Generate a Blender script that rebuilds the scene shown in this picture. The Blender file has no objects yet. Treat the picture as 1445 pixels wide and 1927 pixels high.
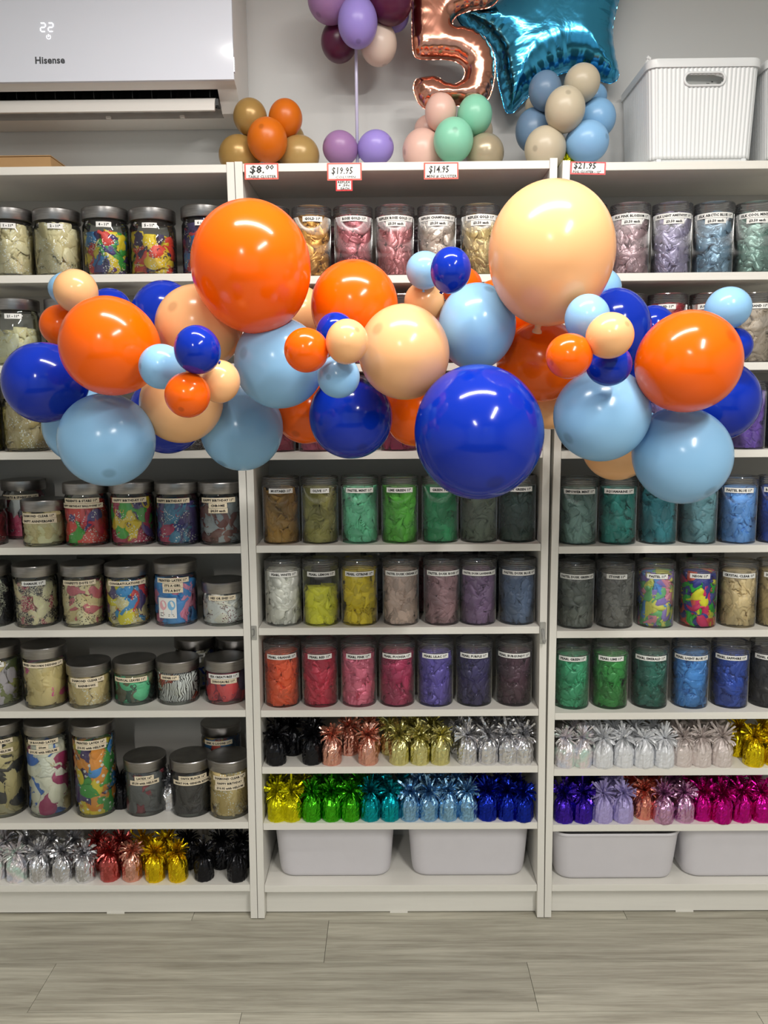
import bpy, bmesh, math, random
import numpy as np
from mathutils import Vector, Matrix
PI = math.pi
S = bpy.context.scene
COL = S.collection
random.seed(7)

# ------------------------------------------------------------------ camera
CX, CD, CZ, PITCH, YAW, ROLL, FOC = .3813, 2.1411, 1.4319, .1328, -.0092, .0088, 1559.58
def cam2world(x, fw, up):
    c, s = math.cos(-ROLL), math.sin(-ROLL); x, up = c*x-s*up, s*x+c*up
    c, s = math.cos(PITCH), math.sin(PITCH); y, z = c*fw+s*up, -s*fw+c*up
    c, s = math.cos(-YAW), math.sin(-YAW); x, y = c*x-s*y, s*x+c*y
    return Vector((x, y, z))
CAMP = Vector((CX, -CD, CZ))
RGT, UPV, FWD = cam2world(1, 0, 0), cam2world(0, 0, 1), cam2world(0, 1, 0)
cd = bpy.data.cameras.new('camera'); cam = bpy.data.objects.new('camera', cd); COL.objects.link(cam)
cd.sensor_fit = 'VERTICAL'; cd.sensor_height = 24; cd.lens = FOC/1927*24; cd.clip_start = .05
cam.matrix_world = Matrix.Translation(CAMP) @ Matrix((RGT, UPV, -FWD)).transposed().to_4x4()
S.camera = cam
def aty(px, py, y):                       # photograph pixel -> point of the room at depth y
    r = cam2world((px-722.5)/FOC, 1, (963.5-py)/FOC); return CAMP+r*((y+CD)/r.y)
def atz(px, py, z):
    r = cam2world((px-722.5)/FOC, 1, (963.5-py)/FOC); return CAMP+r*((z-CZ)/r.z)
def proj(p):
    d = Vector(p)-CAMP; f = d.dot(FWD); return 722.5+FOC*d.dot(RGT)/f, 963.5-FOC*d.dot(UPV)/f, f
def xfor(px, y, z):
    x = CX
    for _ in range(4):
        q = proj((x, y, z)); x += (px-q[0])*q[2]/FOC
    return x

# ------------------------------------------------------------------ light
w = bpy.data.worlds.new('world'); S.world = w; w.use_nodes = True
w.node_tree.nodes['Background'].inputs[0].default_value = (.80, .90, 1, 1)
w.node_tree.nodes['Background'].inputs[1].default_value = .55
def area(name, loc, sx, sy, e, col=(1, .96, .9), rot=(0, 0, 0), spread=PI):
    l = bpy.data.lights.new(name, 'AREA'); l.shape = 'RECTANGLE'; l.size = sx; l.size_y = sy; l.energy = e; l.color = col; l.spread = spread
    o = bpy.data.objects.new(name, l); o.location = loc; o.rotation_euler = rot; COL.objects.link(o); return o
area('ceiling_tube_light', (.42, -.98, 2.66), 1.25, .06, 25.5, (1, .965, .91))
area('ceiling_tube_light', (1.3, -2.4, 2.66), .06, 1.25, 48, (1, .965, .91))
area('ceiling_tube_light', (-.3, -4.2, 2.66), .06, 1.25, 46, (1, .965, .91))
S.view_settings.view_transform = 'Standard'; S.view_settings.look = 'None'
S.view_settings.gamma = 1; S.view_settings.use_curve_mapping = False
S.view_settings.exposure = 0.40

# ------------------------------------------------------------------ materials
def lin(c):
    if isinstance(c, str):
        c = [int(c[i:i+2], 16)/255 for i in (0, 2, 4)]
    return tuple((v/12.92 if v <= .04045 else ((v+.055)/1.055)**2.4) for v in c[:3])+(1,)
MC = {}
def nodes(name):
    m = bpy.data.materials.new(name); m.use_nodes = True; t = m.node_tree
    return m, t, t.nodes['Principled BSDF'], t.nodes['Material Output']
def N(t, k, **kw):
    n = t.nodes.new(k)
    for a, v in kw.items():
        if a.startswith('i_'):
            key = a[2:]; key = int(key) if key.isdigit() else key.replace('_', ' ')
            n.inputs[key].default_value = v
        else: setattr(n, a, v)
    return n
def texco(t, scale=(1, 1, 1), kind='Object'):
    tc = N(t, 'ShaderNodeTexCoord'); mp = N(t, 'ShaderNodeMapping'); mp.inputs['Scale'].default_value = scale
    t.links.new(tc.outputs[kind], mp.inputs[0]); return mp.outputs[0]
def bump(t, h, strength, dist, bsdf):
    b = N(t, 'ShaderNodeBump'); b.inputs['Strength'].default_value = strength; b.inputs['Distance'].default_value = dist
    t.links.new(h, b.inputs['Height']); t.links.new(b.outputs[0], bsdf.inputs['Normal']); return b
def mixc(t, fac, a, b):
    m = N(t, 'ShaderNodeMix', data_type='RGBA')
    for k, v in ((0, fac), (6, a), (7, b)):
        if hasattr(v, 'is_linked'): t.links.new(v, m.inputs[k])
        else: m.inputs[k].default_value = v
    return m.outputs[2]
def plain(name, c, rough=.5, metal=0, vary=.04, nscale=8, bstr=0, stretch=(1, 1, 1), spec=.5):
    if name in MC: return MC[name]
    m, t, b, o = nodes(name); c = lin(c)
    n = N(t, 'ShaderNodeTexNoise'); n.inputs['Scale'].default_value = nscale; n.inputs['Detail'].default_value = 5
    t.links.new(texco(t, stretch), n.inputs[0])
    t.links.new(mixc(t, n.outputs[0], tuple(v*(1-vary) for v in c[:3])+(1,), tuple(min(1, v*(1+vary)) for v in c[:3])+(1,)), b.inputs['Base Color'])
    b.inputs['Roughness'].default_value = rough; b.inputs['Metallic'].default_value = metal; b.inputs['Specular IOR Level'].default_value = spec
    if bstr: bump(t, n.outputs[0], bstr, .002, b)
    MC[name] = m; return m
M_WALL = plain('wall_paint', (.80, .80, .795), .75, vary=.03, nscale=3, bstr=.05)
M_CEIL = plain('ceiling_paint', (.93, .93, .92), .8)
M_SHELF = plain('white_foil_board', (.875, .865, .835), .42, vary=.03, nscale=40, bstr=.25, stretch=(.15, 1, 2.2))
M_POST = plain('white_foil_upright', (.875, .865, .835), .42, vary=.03, nscale=40, bstr=.25, stretch=(2.2, 1, .15))
M_BACK = plain('white_hardboard', (.72, .71, .69), .6, vary=.03)
M_BLACK = plain('black_plastic', (.03, .03, .03), .4)
M_INK = plain('black_ink', (.05, .05, .055), .6)
M_WHITEPAPER = plain('white_label_paper', (.90, .90, .885), .5, vary=.02)
M_WARMLITPAPER = plain('warm_lit_label_paper', (.90, .845, .74), .5, vary=.02)  # lower left labels: tan cast of the lighting put into the paper colour
M_BIN = plain('white_bin_plastic', (.80, .79, .81), .38, vary=.035, nscale=22)
M_BASKET = plain('ribbed_white_plastic', (.85, .86, .865), .35, vary=.02)
M_CARD = plain('brown_cardboard', (.66, .52, .35), .8, vary=.08, nscale=30)
M_REDTAPE = plain('red_marker_border', (.93, .38, .33), .35)
M_REDCARD = plain('deep_red_border', (.88, .16, .18), .35)
M_AC = plain('glossy_white_casing', (.87, .885, .93), .12, vary=.01)
M_ACB = plain('satin_white_casing', (.85, .835, .815), .4, vary=.02)
M_STEELGREY = plain('grey_logo_print', (.27, .28, .30), .4)

def floor_mat():
    m, t, b, o = nodes('grey_oak_vinyl')
    oi = N(t, 'ShaderNodeObjectInfo')
    tc = N(t, 'ShaderNodeTexCoord'); mp = N(t, 'ShaderNodeMapping'); mp.inputs['Scale'].default_value = (1.1, 21, 1)
    add = N(t, 'ShaderNodeVectorMath', operation='ADD'); t.links.new(tc.outputs['Object'], add.inputs[0])
    sc = N(t, 'ShaderNodeVectorMath', operation='SCALE'); sc.inputs['Scale'].default_value = 37
    t.links.new(oi.outputs['Random'], sc.inputs[0]); t.links.new(sc.outputs[0], add.inputs[1]); t.links.new(add.outputs[0], mp.inputs[0])
    n1 = N(t, 'ShaderNodeTexNoise'); n1.inputs['Scale'].default_value = 2.2; n1.inputs['Detail'].default_value = 9; n1.inputs['Roughness'].default_value = .68; n1.inputs['Distortion'].default_value = .35
    t.links.new(mp.outputs[0], n1.inputs[0])
    mp2 = N(t, 'ShaderNodeMapping'); mp2.inputs['Scale'].default_value = (8, 260, 1); t.links.new(add.outputs[0], mp2.inputs[0])
    n2 = N(t, 'ShaderNodeTexNoise'); n2.inputs['Scale'].default_value = 1.6; n2.inputs['Detail'].default_value = 4; t.links.new(mp2.outputs[0], n2.inputs[0])
    r = N(t, 'ShaderNodeValToRGB'); t.links.new(n1.outputs[0], r.inputs[0])
    r.color_ramp.elements[0].position = .34; r.color_ramp.elements[0].color = lin((.62, .60, .54))
    r.color_ramp.elements[1].position = .64; r.color_ramp.elements[1].color = lin((.80, .785, .72))
    dark = mixc(t, n2.outputs[0], lin((.80, .80, .80)), (1, 1, 1, 1))
    mul = N(t, 'ShaderNodeMix', data_type='RGBA', blend_type='MULTIPLY'); mul.inputs[0].default_value = .9
    t.links.new(r.outputs[0], mul.inputs[6]); t.links.new(dark, mul.inputs[7])
    var = N(t, 'ShaderNodeMix', data_type='RGBA', blend_type='MULTIPLY'); var.inputs[0].default_value = 1
    mr = N(t, 'ShaderNodeMapRange'); mr.inputs[3].default_value = .88; mr.inputs[4].default_value = 1.05; t.links.new(oi.outputs['Random'], mr.inputs[0])
    t.links.new(mul.outputs[2], var.inputs[6]); t.links.new(mr.outputs[0], var.inputs[7])
    t.links.new(var.outputs[2], b.inputs['Base Color']); b.inputs['Roughness'].default_value = .5
    bump(t, n2.outputs[0], .15, .001, b); return m
M_FLOOR = floor_mat()

def latex(c, rough=.2, pearl=0):
    key = 'latex_%s_%s' % (c if isinstance(c, str) else '%02x%02x%02x' % tuple(int(v*255) for v in c), 'p' if pearl else 'm')
    if key in MC: return MC[key]
    m, t, b, o = nodes(key); cl = lin(c)
    at = N(t, 'ShaderNodeAttribute', attribute_name='tip'); r = N(t, 'ShaderNodeMapRange'); r.interpolation_type = 'SMOOTHSTEP'
    r.inputs[1].default_value = .984; r.inputs[2].default_value = .998; t.links.new(at.outputs['Fac'], r.inputs[0])
    base = mixc(t, r.outputs[0], cl, tuple(v*.72 for v in cl[:3])+(1,))
    t.links.new(base, b.inputs['Base Color']); b.inputs['Roughness'].default_value = rough
    b.inputs['Metallic'].default_value = pearl; b.inputs['Specular IOR Level'].default_value = .45
    tr = N(t, 'ShaderNodeBsdfTranslucent'); t.links.new(base, tr.inputs[0])
    mx = N(t, 'ShaderNodeMixShader'); mx.inputs[0].default_value = .14
    t.links.new(b.outputs[0], mx.inputs[1]); t.links.new(tr.outputs[0], mx.inputs[2]); t.links.new(mx.outputs[0], o.inputs[0])
    MC[key] = m; return m

def pile_mat(name, cols, rough=.38, metal=0, pr=None, prc='F4F4F0', scale=1, gain=1.35):
    """latex pile: every cell of the pile takes one of the colours by its face attribute"""
    m, t, b, o = nodes(name)
    at = N(t, 'ShaderNodeAttribute', attribute_name='cid'); r = N(t, 'ShaderNodeValToRGB'); cr = r.color_ramp; cr.interpolation = 'CONSTANT'
    up = lambda c: tuple(min(.86, v*gain) for v in lin(c)[:3])+(1,)  # gain brightens the pile colours, standing in for light lost inside the jars
    if len(cols) == 1:
        c = up(cols[0]); cs = [tuple(min(1, v*k) for v in c[:3])+(1,) for k in (.86, 1.1, .96, 1.18)]
    else: cs = [up(c) for c in cols]
    while len(cr.elements) < len(cs): cr.elements.new(.5)
    for i, c in enumerate(cs): cr.elements[i].position = i/len(cs); cr.elements[i].color = c
    t.links.new(at.outputs['Fac'], r.inputs[0]); out = r.outputs[0]
    if pr:
        co = texco(t, (scale, scale, scale))
        if pr == 'dots':
            v = N(t, 'ShaderNodeTexVoronoi'); v.inputs['Scale'].default_value = 62; v.inputs['Randomness'].default_value = .55; t.links.new(co, v.inputs[0])
            k = N(t, 'ShaderNodeMath', operation='LESS_THAN'); k.inputs[1].default_value = .29; t.links.new(v.outputs['Distance'], k.inputs[0])
        elif pr == 'confetti':
            v = N(t, 'ShaderNodeTexVoronoi'); v.inputs['Scale'].default_value = 190; t.links.new(co, v.inputs[0])
            n = N(t, 'ShaderNodeTexNoise'); n.inputs['Scale'].default_value = 26; t.links.new(co, n.inputs[0])
            a = N(t, 'ShaderNodeMath', operation='LESS_THAN'); a.inputs[1].default_value = .34; t.links.new(v.outputs['Distance'], a.inputs[0])
            g = N(t, 'ShaderNodeMath', operation='GREATER_THAN'); g.inputs[1].default_value = .54; t.links.new(n.outputs[0], g.inputs[0])
            k = N(t, 'ShaderNodeMath', operation='MULTIPLY'); t.links.new(a.outputs[0], k.inputs[0]); t.links.new(g.outputs[0], k.inputs[1])
        elif pr == 'damask':
            n = N(t, 'ShaderNodeTexNoise'); n.inputs['Scale'].default_value = 150; n.inputs['Detail'].default_value = 1; n.inputs['Distortion'].default_value = 2.5; t.links.new(co, n.inputs[0])
            k = N(t, 'ShaderNodeMath', operation='GREATER_THAN'); k.inputs[1].default_value = .52; t.links.new(n.outputs[0], k.inputs[0])
        else:
            n = N(t, 'ShaderNodeTexWave'); n.inputs['Scale'].default_value = 55; n.inputs['Distortion'].default_value = 9; n.inputs['Detail'].default_value = 0; t.links.new(co, n.inputs[0])
            k = N(t, 'ShaderNodeMath', operation='GREATER_THAN'); k.inputs[1].default_value = .72; t.links.new(n.outputs[0], k.inputs[0])
        out = mixc(t, k.outputs[0], out, lin(prc))
    t.links.new(out, b.inputs['Base Color']); b.inputs['Roughness'].default_value = rough; b.inputs['Metallic'].default_value = metal
    n = N(t, 'ShaderNodeTexNoise'); n.inputs['Scale'].default_value = 90; n.inputs['Detail'].default_value = 3; n.inputs['Distortion'].default_value = 1.5
    t.links.new(texco(t), n.inputs[0]); bump(t, n.outputs[0], .35, .003, b)
    return m

def clear_mat(name, tint, rough, cloud, f0=.05, milk=(.8, .8, .82), streak=0):
    m, t, b, o = nodes(name); t.nodes.remove(b)
    tr = N(t, 'ShaderNodeBsdfTransparent'); tr.inputs[0].default_value = tint+(1,)
    gl = N(t, 'ShaderNodeBsdfGlossy'); gl.inputs['Roughness'].default_value = rough
    if streak:
        gl.inputs['Anisotropy'].default_value = streak; tg = N(t, 'ShaderNodeTangent', direction_type='RADIAL', axis='Z'); t.links.new(tg.outputs[0], gl.inputs['Tangent'])
    fr = N(t, 'ShaderNodeFresnel'); fr.inputs[0].default_value = 1.45
    mx = N(t, 'ShaderNodeMixShader'); a = N(t, 'ShaderNodeMath', operation='ADD', use_clamp=True); a.inputs[1].default_value = f0-.03
    t.links.new(fr.outputs[0], a.inputs[0]); t.links.new(a.outputs[0], mx.inputs[0]); t.links.new(tr.outputs[0], mx.inputs[1]); t.links.new(gl.outputs[0], mx.inputs[2])
    n = N(t, 'ShaderNodeTexNoise'); n.inputs['Scale'].default_value = 9; t.links.new(texco(t, (12, 12, .6)), n.inputs[0])
    bm = N(t, 'ShaderNodeBump'); bm.inputs['Strength'].default_value = .12; bm.inputs['Distance'].default_value = .001; t.links.new(n.outputs[0], bm.inputs['Height']); t.links.new(bm.outputs[0], gl.inputs['Normal'])
    di = N(t, 'ShaderNodeBsdfDiffuse'); di.inputs[0].default_value = milk+(1,)
    m2 = N(t, 'ShaderNodeMixShader'); m2.inputs[0].default_value = cloud
    t.links.new(mx.outputs[0], m2.inputs[1]); t.links.new(di.outputs[0], m2.inputs[2]); t.links.new(m2.outputs[0], o.inputs[0]); return m
M_PET = clear_mat('clear_plastic_wall', (.96, .965, .97), .30, .015, streak=-.92)
M_PETLID = clear_mat('clear_plastic_lid', (.95, .955, .96), .08, .045, .10)
M_GLASS = clear_mat('jar_glass', (.93, .96, .94), .02, .01, .06)
M_STICK = clear_mat('clear_adhesive_hook', (.93, .93, .91), .1, .12, .12)
def steel_mat():
    m, t, b, o = nodes('brushed_steel'); b.inputs['Metallic'].default_value = 1; b.inputs['Roughness'].default_value = .3
    b.inputs['Anisotropic'].default_value = .5
    n = N(t, 'ShaderNodeTexNoise'); n.inputs['Scale'].default_value = 30; t.links.new(texco(t, (1, 1, 14)), n.inputs[0])
    t.links.new(mixc(t, n.outputs[0], lin((.50, .49, .485)), lin((.68, .67, .665))), b.inputs['Base Color']); bump(t, n.outputs[0], .08, .001, b); return m
M_STEEL = steel_mat()
FOILC = dict(black='1A1A1E', rosegold='E0A592', palegold='D6D08E', silver='DADADE', gold='E8C81C', lime='D8D418', green='46B01E', teal='10A0AA',
             skyblue='8AB8DC', royalblue='1A2FA8', purple='4628B0', mattlilac='A79CD0', iridescent='D4E8DE', mattwhite='DADCE0', mattpink='CFC4C0',
             rose='C45E5A', pinklilac='CFA0C6', magenta='C8148C', mattgold='E2C81A', copper='E2917E')
def foil(key):
    k = 'foil_'+key
    if k in MC: return MC[k]
    m, t, b, o = nodes(k); b.inputs['Base Color'].default_value = lin(FOILC[key])
    matt = key.startswith('matt') and key != 'mattgold'
    b.inputs['Metallic'].default_value = .25 if matt else (.6 if key == 'black' else .95); b.inputs['Roughness'].default_value = .45 if matt else .2
    if key == 'iridescent':
        lw = N(t, 'ShaderNodeTexNoise'); lw.inputs['Scale'].default_value = 30; t.links.new(texco(t), lw.inputs[0])
        r = N(t, 'ShaderNodeValToRGB'); e = r.color_ramp.elements
        e[0].position = .35; e[0].color = lin('C6DCD2'); e[1].position = .65; e[1].color = lin('CCD2E2'); x = e.new(.5); x.color = lin('E4DADC')
        t.links.new(lw.outputs[0], r.inputs[0]); t.links.new(r.outputs[0], b.inputs['Base Color']); b.inputs['Metallic'].default_value = .5
    n = N(t, 'ShaderNodeTexNoise'); n.inputs['Scale'].default_value = 34; n.inputs['Detail'].default_value = 4; n.inputs['Distortion'].default_value = 1.2
    t.links.new(texco(t, (1.6, 1.6, .6)), n.inputs[0]); bump(t, n.outputs[0], .3 if matt else .55, .006, b)
    MC[k] = m; return m

# ------------------------------------------------------------------ builders
def mesh(name, v, f, smooth=False):
    me = bpy.data.meshes.new(name); me.from_pydata([tuple(p) for p in v], [], f); me.update()
    if smooth: me.polygons.foreach_set('use_smooth', [True]*len(me.polygons))
    return me
def obj(name, me, m=None, parent=None, loc=None, rot=None, linkobj=False):
    o = bpy.data.objects.new(name, me); COL.objects.link(o)
    if parent: o.parent = parent
    if loc is not None: o.location = loc
    if rot is not None: o.rotation_euler = rot
    if m is not None:
        if linkobj:
            if not me.materials: me.materials.append(m)
            o.material_slots[0].link = 'OBJECT'; o.material_slots[0].material = m
        elif not me.materials: me.materials.append(m)
    return o
def tag(o, label=None, cat=None, group=None, kind=None):
    for k, v in (('label', label), ('category', cat), ('group', group), ('kind', kind)):
        if v: o[k] = v
    return o
def empty(name, loc, label, cat, group=None, rz=0):
    o = bpy.data.objects.new(name, None); COL.objects.link(o); o.location = loc; o.rotation_euler = (0, 0, rz); o.empty_display_size = .05
    return tag(o, label, cat, group)
def box(x0, x1, y0, y1, z0, z1):
    return ([(x0, y0, z0), (x1, y0, z0), (x1, y1, z0), (x0, y1, z0), (x0, y0, z1), (x1, y0, z1), (x1, y1, z1), (x0, y1, z1)],
            [(0, 3, 2, 1), (4, 5, 6, 7), (0, 1, 5, 4), (1, 2, 6, 5), (2, 3, 7, 6), (3, 0, 4, 7)])
def boxm(name, *a, bev=0):
    v, f = box(*a); me = mesh(name, v, f)
    if bev:
        b = bmesh.new(); b.from_mesh(me); bmesh.ops.bevel(b, geom=b.edges[:], offset=bev, segments=2, affect='EDGES', clamp_overlap=True); b.to_mesh(me); b.free()
    return me
def join(*parts):
    V, F = [], []
    for v, f in parts:
        n = len(V); V += list(v); F += [tuple(i+n for i in q) for q in f]
    return V, F
def lathe(prof, n=48, closed_ends=True):
    V, F = [], []
    for r, z in prof:
        for i in range(n):
            a = 2*PI*i/n; V.append((r*math.cos(a), r*math.sin(a), z))
    for k in range(len(prof)-1):
        for i in range(n):
            j = (i+1) % n; F.append((k*n+i, k*n+j, (k+1)*n+j, (k+1)*n+i))
    return V, F
def tube(path, r, n=8, caps=True):
    V, F = [], []; path = [Vector(p) for p in path]
    for k, p in enumerate(path):
        d = (path[min(k+1, len(path)-1)]-path[max(k-1, 0)]).normalized()
        a = d.orthogonal().normalized() if k == 0 else (a-d*a.dot(d)).normalized(); b = d.cross(a)
        for i in range(n):
            t = 2*PI*i/n; V.append(p+(a*math.cos(t)+b*math.sin(t))*r)
    for k in range(len(path)-1):
        for i in range(n):
            j = (i+1) % n; F.append((k*n+i, k*n+j, (k+1)*n+j, (k+1)*n+i))
    if caps: F += [tuple(range(n))[::-1], tuple(range((len(path)-1)*n, len(path)*n))]
    return V, F
def sharp(me, ang=35):
    me.polygons.foreach_set('use_smooth', [True]*len(me.polygons))
    try: me.set_sharp_from_angle(angle=math.radians(ang))
    except Exception: pass
    return me
TXT = {}
def text2d(s, bold=.03, shear=0, res=1):
    k = (s, bold, shear, res)
    if k not in TXT:
        c = bpy.data.curves.new('t', 'FONT'); c.body = s; c.size = 1; c.offset = bold; c.resolution_u = res; c.shear = shear; c.space_character = 1.06
        o = bpy.data.objects.new('t', c); me = bpy.data.meshes.new_from_object(o)
        v = [(p.co.x, p.co.y) for p in me.vertices]; f = [tuple(p.vertices) for p in me.polygons]
        bpy.data.objects.remove(o); bpy.data.curves.remove(c); bpy.data.meshes.remove(me)
        xs = [p[0] for p in v]; x0 = min(xs)
        TXT[k] = ([(x-x0, y) for x, y in v], f, max(xs)-x0)
    return TXT[k]

# ------------------------------------------------------------------ the room
WB = .286
def struct(name, me, m): return tag(obj(name, me, m), kind='structure')
struct('wall_back', boxm('wall_back', -2.3, 3.3, WB, WB+.1, 0, 2.8), M_WALL)
struct('wall_left', boxm('wall_left', -2.4, -2.3, -5.1, WB+.1, 0, 2.8), M_WALL)
struct('wall_right', boxm('wall_right', 3.3, 3.4, -5.1, WB+.1, 0, 2.8), M_WALL)
struct('ceiling', boxm('ceiling', -2.4, 3.4, -5.1, WB+.1, 2.8, 2.9), M_CEIL)
v, f = join(box(-2.3, -1.6, -5.1, -5, 0, 2.8), box(2.4, 3.3, -5.1, -5, 0, 2.8), box(-1.6, 2.4, -5.1, -5, 2.55, 2.8))
struct('wall_front', mesh('wall_front', v, f), M_WALL)
v, f = join(box(-1.6, -1.54, -5.08, -5.02, 0, 2.55), box(2.34, 2.4, -5.08, -5.02, 0, 2.55), box(-1.54, 2.34, -5.08, -5.02, 2.49, 2.55), box(-1.54, 2.34, -5.08, -5.02, 0, .08), box(.37, .43, -5.08, -5.02, .08, 2.49))
wf = struct('window_1', mesh('window_frame', v, f), plain('dark_window_frame', (.2, .2, .2), .4))
obj('pane', boxm('pane', -1.54, .37, -5.056, -5.05, .08, 2.49), M_GLASS, wf); obj('pane', boxm('pane', .43, 2.34, -5.056, -5.05, .08, 2.49), M_GLASS, wf)
flo = struct('floor', boxm('floor', -2.3, 3.3, -5.1, WB, -.05, -.0105), plain('floor_underlay', (.3, .29, .26), .8))
PW = .1755
for r in range(-17, 2):
    y0 = -.004+r*PW; y1 = min(y0+PW, WB)
    off = {1: -.186, 0: -.186, -1: .198, -2: -.493, -3: .018}.get(r, (r*.437) % 1.213)
    if r == 1: off = .35
    xs = [off+1.213*k for k in range(-4, 5)]
    for a, b in zip(xs[:-1], xs[1:]):
        a2, b2 = max(a, -2.3), min(b, 3.3)
        if b2-a2 < .05: continue
        g = .0006
        V, F = box(a2+g, b2-g, y0+g, y1-g, -.01, 0); V = [(x-(a2+b2)/2, y-(y0+y1)/2, z) for x, y, z in V]
        F = F[1:]
        obj('plank', mesh('plank', V, F), M_FLOOR, flo, ((a2+b2)/2, (y0+y1)/2, 0))
for l, sx, sy, lab in (((.42, -.98), 1.3, .1, 'white batten lamp on the ceiling just before the bookcases'), ((1.3, -2.4), .1, 1.3, 'white batten lamp on the ceiling farther back to the right'), ((-.3, -4.2), .1, 1.3, 'white batten lamp on the ceiling near the shop front')):
    o = obj('ceiling_lamp', boxm('ceiling_lamp', -sx/2, sx/2, -sy/2, sy/2, 0, .125, bev=.01), plain('lamp_housing', (.9, .9, .9), .4), None, (l[0], l[1], 2.672)); tag(o, lab, 'lamp', 'ceiling lamps')

# ------------------------------------------------------------------ bookcases
T = .0185
def bow(z): return .0058*math.sin(PI*min(max(z/2.02, 0), 1))
def case(idx, xl, xr, shelves, top, label):
    """xl(z), xr(z): outer faces of the uprights"""
    root = empty('bookcase', (0, 0, 0), label, 'bookcase', 'white bookcases in a row along the wall')
    for fn, sg in ((xl, 1), (xr, -1)):
        zs = [.004+(top+.005-.004)*k/14 for k in range(15)]; V, F = [], []
        for z in zs:
            x = fn(z); V += [(x, 0, z), (x+sg*T, 0, z), (x+sg*T, .28, z), (x, .28, z)]
        for k in range(14):
            for i in range(4):
                q = (k*4+i, k*4+(i+1) % 4, k*4+4+(i+1) % 4, k*4+4+i); F.append(q if sg > 0 else q[::-1])
        F += [(3, 2, 1, 0) if sg > 0 else (0, 1, 2, 3), (56, 57, 58, 59) if sg > 0 else (59, 58, 57, 56)]
        p = obj('side_panel', mesh('side_panel', V, F), M_POST, root)
        for yy in (.02, .26): obj('foot', mesh('foot', *join(lathe([(0, 0), (.007, 0), (.007, .004), (0, .004)], 12))), plain('grey_foot', (.5, .49, .47), .5), p, (fn(0)+sg*T/2, yy, 0))
    for k, z in enumerate([top]+list(shelves)):
        a, b = xl(z)+T+.0008, xr(z)-T-.0008
        obj('top_board' if k == 0 else 'shelf', boxm('shelf', a, b, .0015, .272, z-.0192, z, bev=.0006), M_SHELF, root)
    zb = shelves[-1]
    obj('plinth', boxm('plinth', xl(0)+T+.0008, xr(0)-T-.0008, .03, .045, .004, zb-.0198), M_SHELF, root)
    xm = (xl(0)+xr(0))/2
    obj('plinth_spacer', boxm('plinth_spacer', xm-.03, xm+.02, .028, .0297, 0, .0045), M_SHELF, root)
    obj('back_panel', boxm('back_panel', max(xl(1), xl(2), xl(0))+T*.5, min(xr(1), xr(2), xr(0))-T*.5, .273, .278, .03, top-.002), M_BACK, root)
    return root
ZL = [1.755, 1.531, 1.309, 1.058, .834, .609, .288, .103]
ZC = [1.746, 1.527, 1.303, 1.059, .836, .608, .447, .284, .100]
ZR = [1.745, 1.522, 1.300, 1.051, .823, .596, .437, .276, .100]
case(0, lambda z: -.805, lambda z: -.0018+bow(z)*.95, ZL, 2.016, 'white bookcase at the left, full of steel-lidded glass jars')
case(1, lambda z: bow(z), lambda z: .7965-bow(z), ZC, 2.017, 'white bookcase in the middle, holding clear canisters and two bins')
case(2, lambda z: .7985+.011*z/2.02-bow(z)*.9, lambda z: 1.605, ZR, 2.011, 'white bookcase at the right, under the ribbed basket')

# ------------------------------------------------------------------ air conditioner
ac = empty('air_conditioner', (-.5, .28, 2.2), 'white wall-mounted air conditioner with a glossy front and open louvre', 'air conditioner')
ac.location = (0, 0, 0)
def extr(prof, x0, x1, flip=False):
    n = len(prof); V = [(x0, y, z) for y, z in prof]+[(x1, y, z) for y, z in prof]
    F = [(i, (i+1) % n, n+(i+1) % n, n+i) for i in range(n)]+[tuple(range(n))[::-1], tuple(range(n, 2*n))]
    return V, F
full = [(.283, 2.53), (.068, 2.53), (.066, 2.237), (.080, 2.231), (.098, 2.226), (.15, 2.183), (.165, 2.181), (.283, 2.186)]
mid = [(.283, 2.53), (.068, 2.53), (.066, 2.237), (.080, 2.231), (.098, 2.226), (.102, 2.27), (.21, 2.27), (.178, 2.1815), (.283, 2.186)]
v, f = join(extr(full, -.055, -.006), extr(full, -.86, -.80), extr(mid, -.80, -.055))
obj('casing', mesh('casing', v, f), M_ACB, ac)
V, F = [], []
for k in range(9):
    z = 2.2335+.30*k/8; y = .050+.004*(1-k/8)**4+.012*(k/8)**3
    V += [(-.862, y, z), (-.0045, y, z), (-.0045, .064, z), (-.862, .064, z)]
for k in range(8):
    for i in range(4): F.append((k*4+i, k*4+(i+1) % 4, k*4+4+(i+1) % 4, k*4+4+i))
F += [(3, 2, 1, 0), (32, 33, 34, 35)]
fp = obj('front_panel', sharp(mesh('front_panel', V, F)), M_AC, ac)
obj('panel_clip', boxm('panel_clip', -.0044, -.002, .052, .062, 2.25, 2.285), M_AC, fp)
obj('duct', mesh('duct', *join(box(-.80, -.0555, .1025, .2, 2.262, 2.2695), box(-.80, -.0555, .185, .205, 2.21, 2.262), box(-.80, -.797, .103, .2, 2.19, 2.27))), M_BLACK, ac)
for k in range(15):
    x = -.78+k*.05
    obj('vane', mesh('vane', *extr([(.112, 2.262), (.116, 2.215), (.15, 2.20), (.18, 2.262)], x, x+.002)), M_BLACK, ac)
obj('flap', sharp(mesh('flap', *extr([(.118, 2.212), (.106, 2.205), (.096, 2.19), (.094, 2.1745), (.100, 2.1735), (.108, 2.19), (.122, 2.207)], -.79, -.064))), M_ACB, ac)
obj('flap_hinge', boxm('flap_hinge', -.0635, -.0555, .105, .135, 2.19, 2.206), M_BLACK, ac)
for x in (-.35, -.155): obj('catch', boxm('catch', x-.012, x, .150, .158, 2.176, 2.1812), M_ACB, ac)
m_led = nodes('white_led_digits'); m_led[2].inputs['Emission Color'].default_value = (1, 1, 1, 1); m_led[2].inputs['Emission Strength'].default_value = 1.15; m_led = m_led[0]
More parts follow.
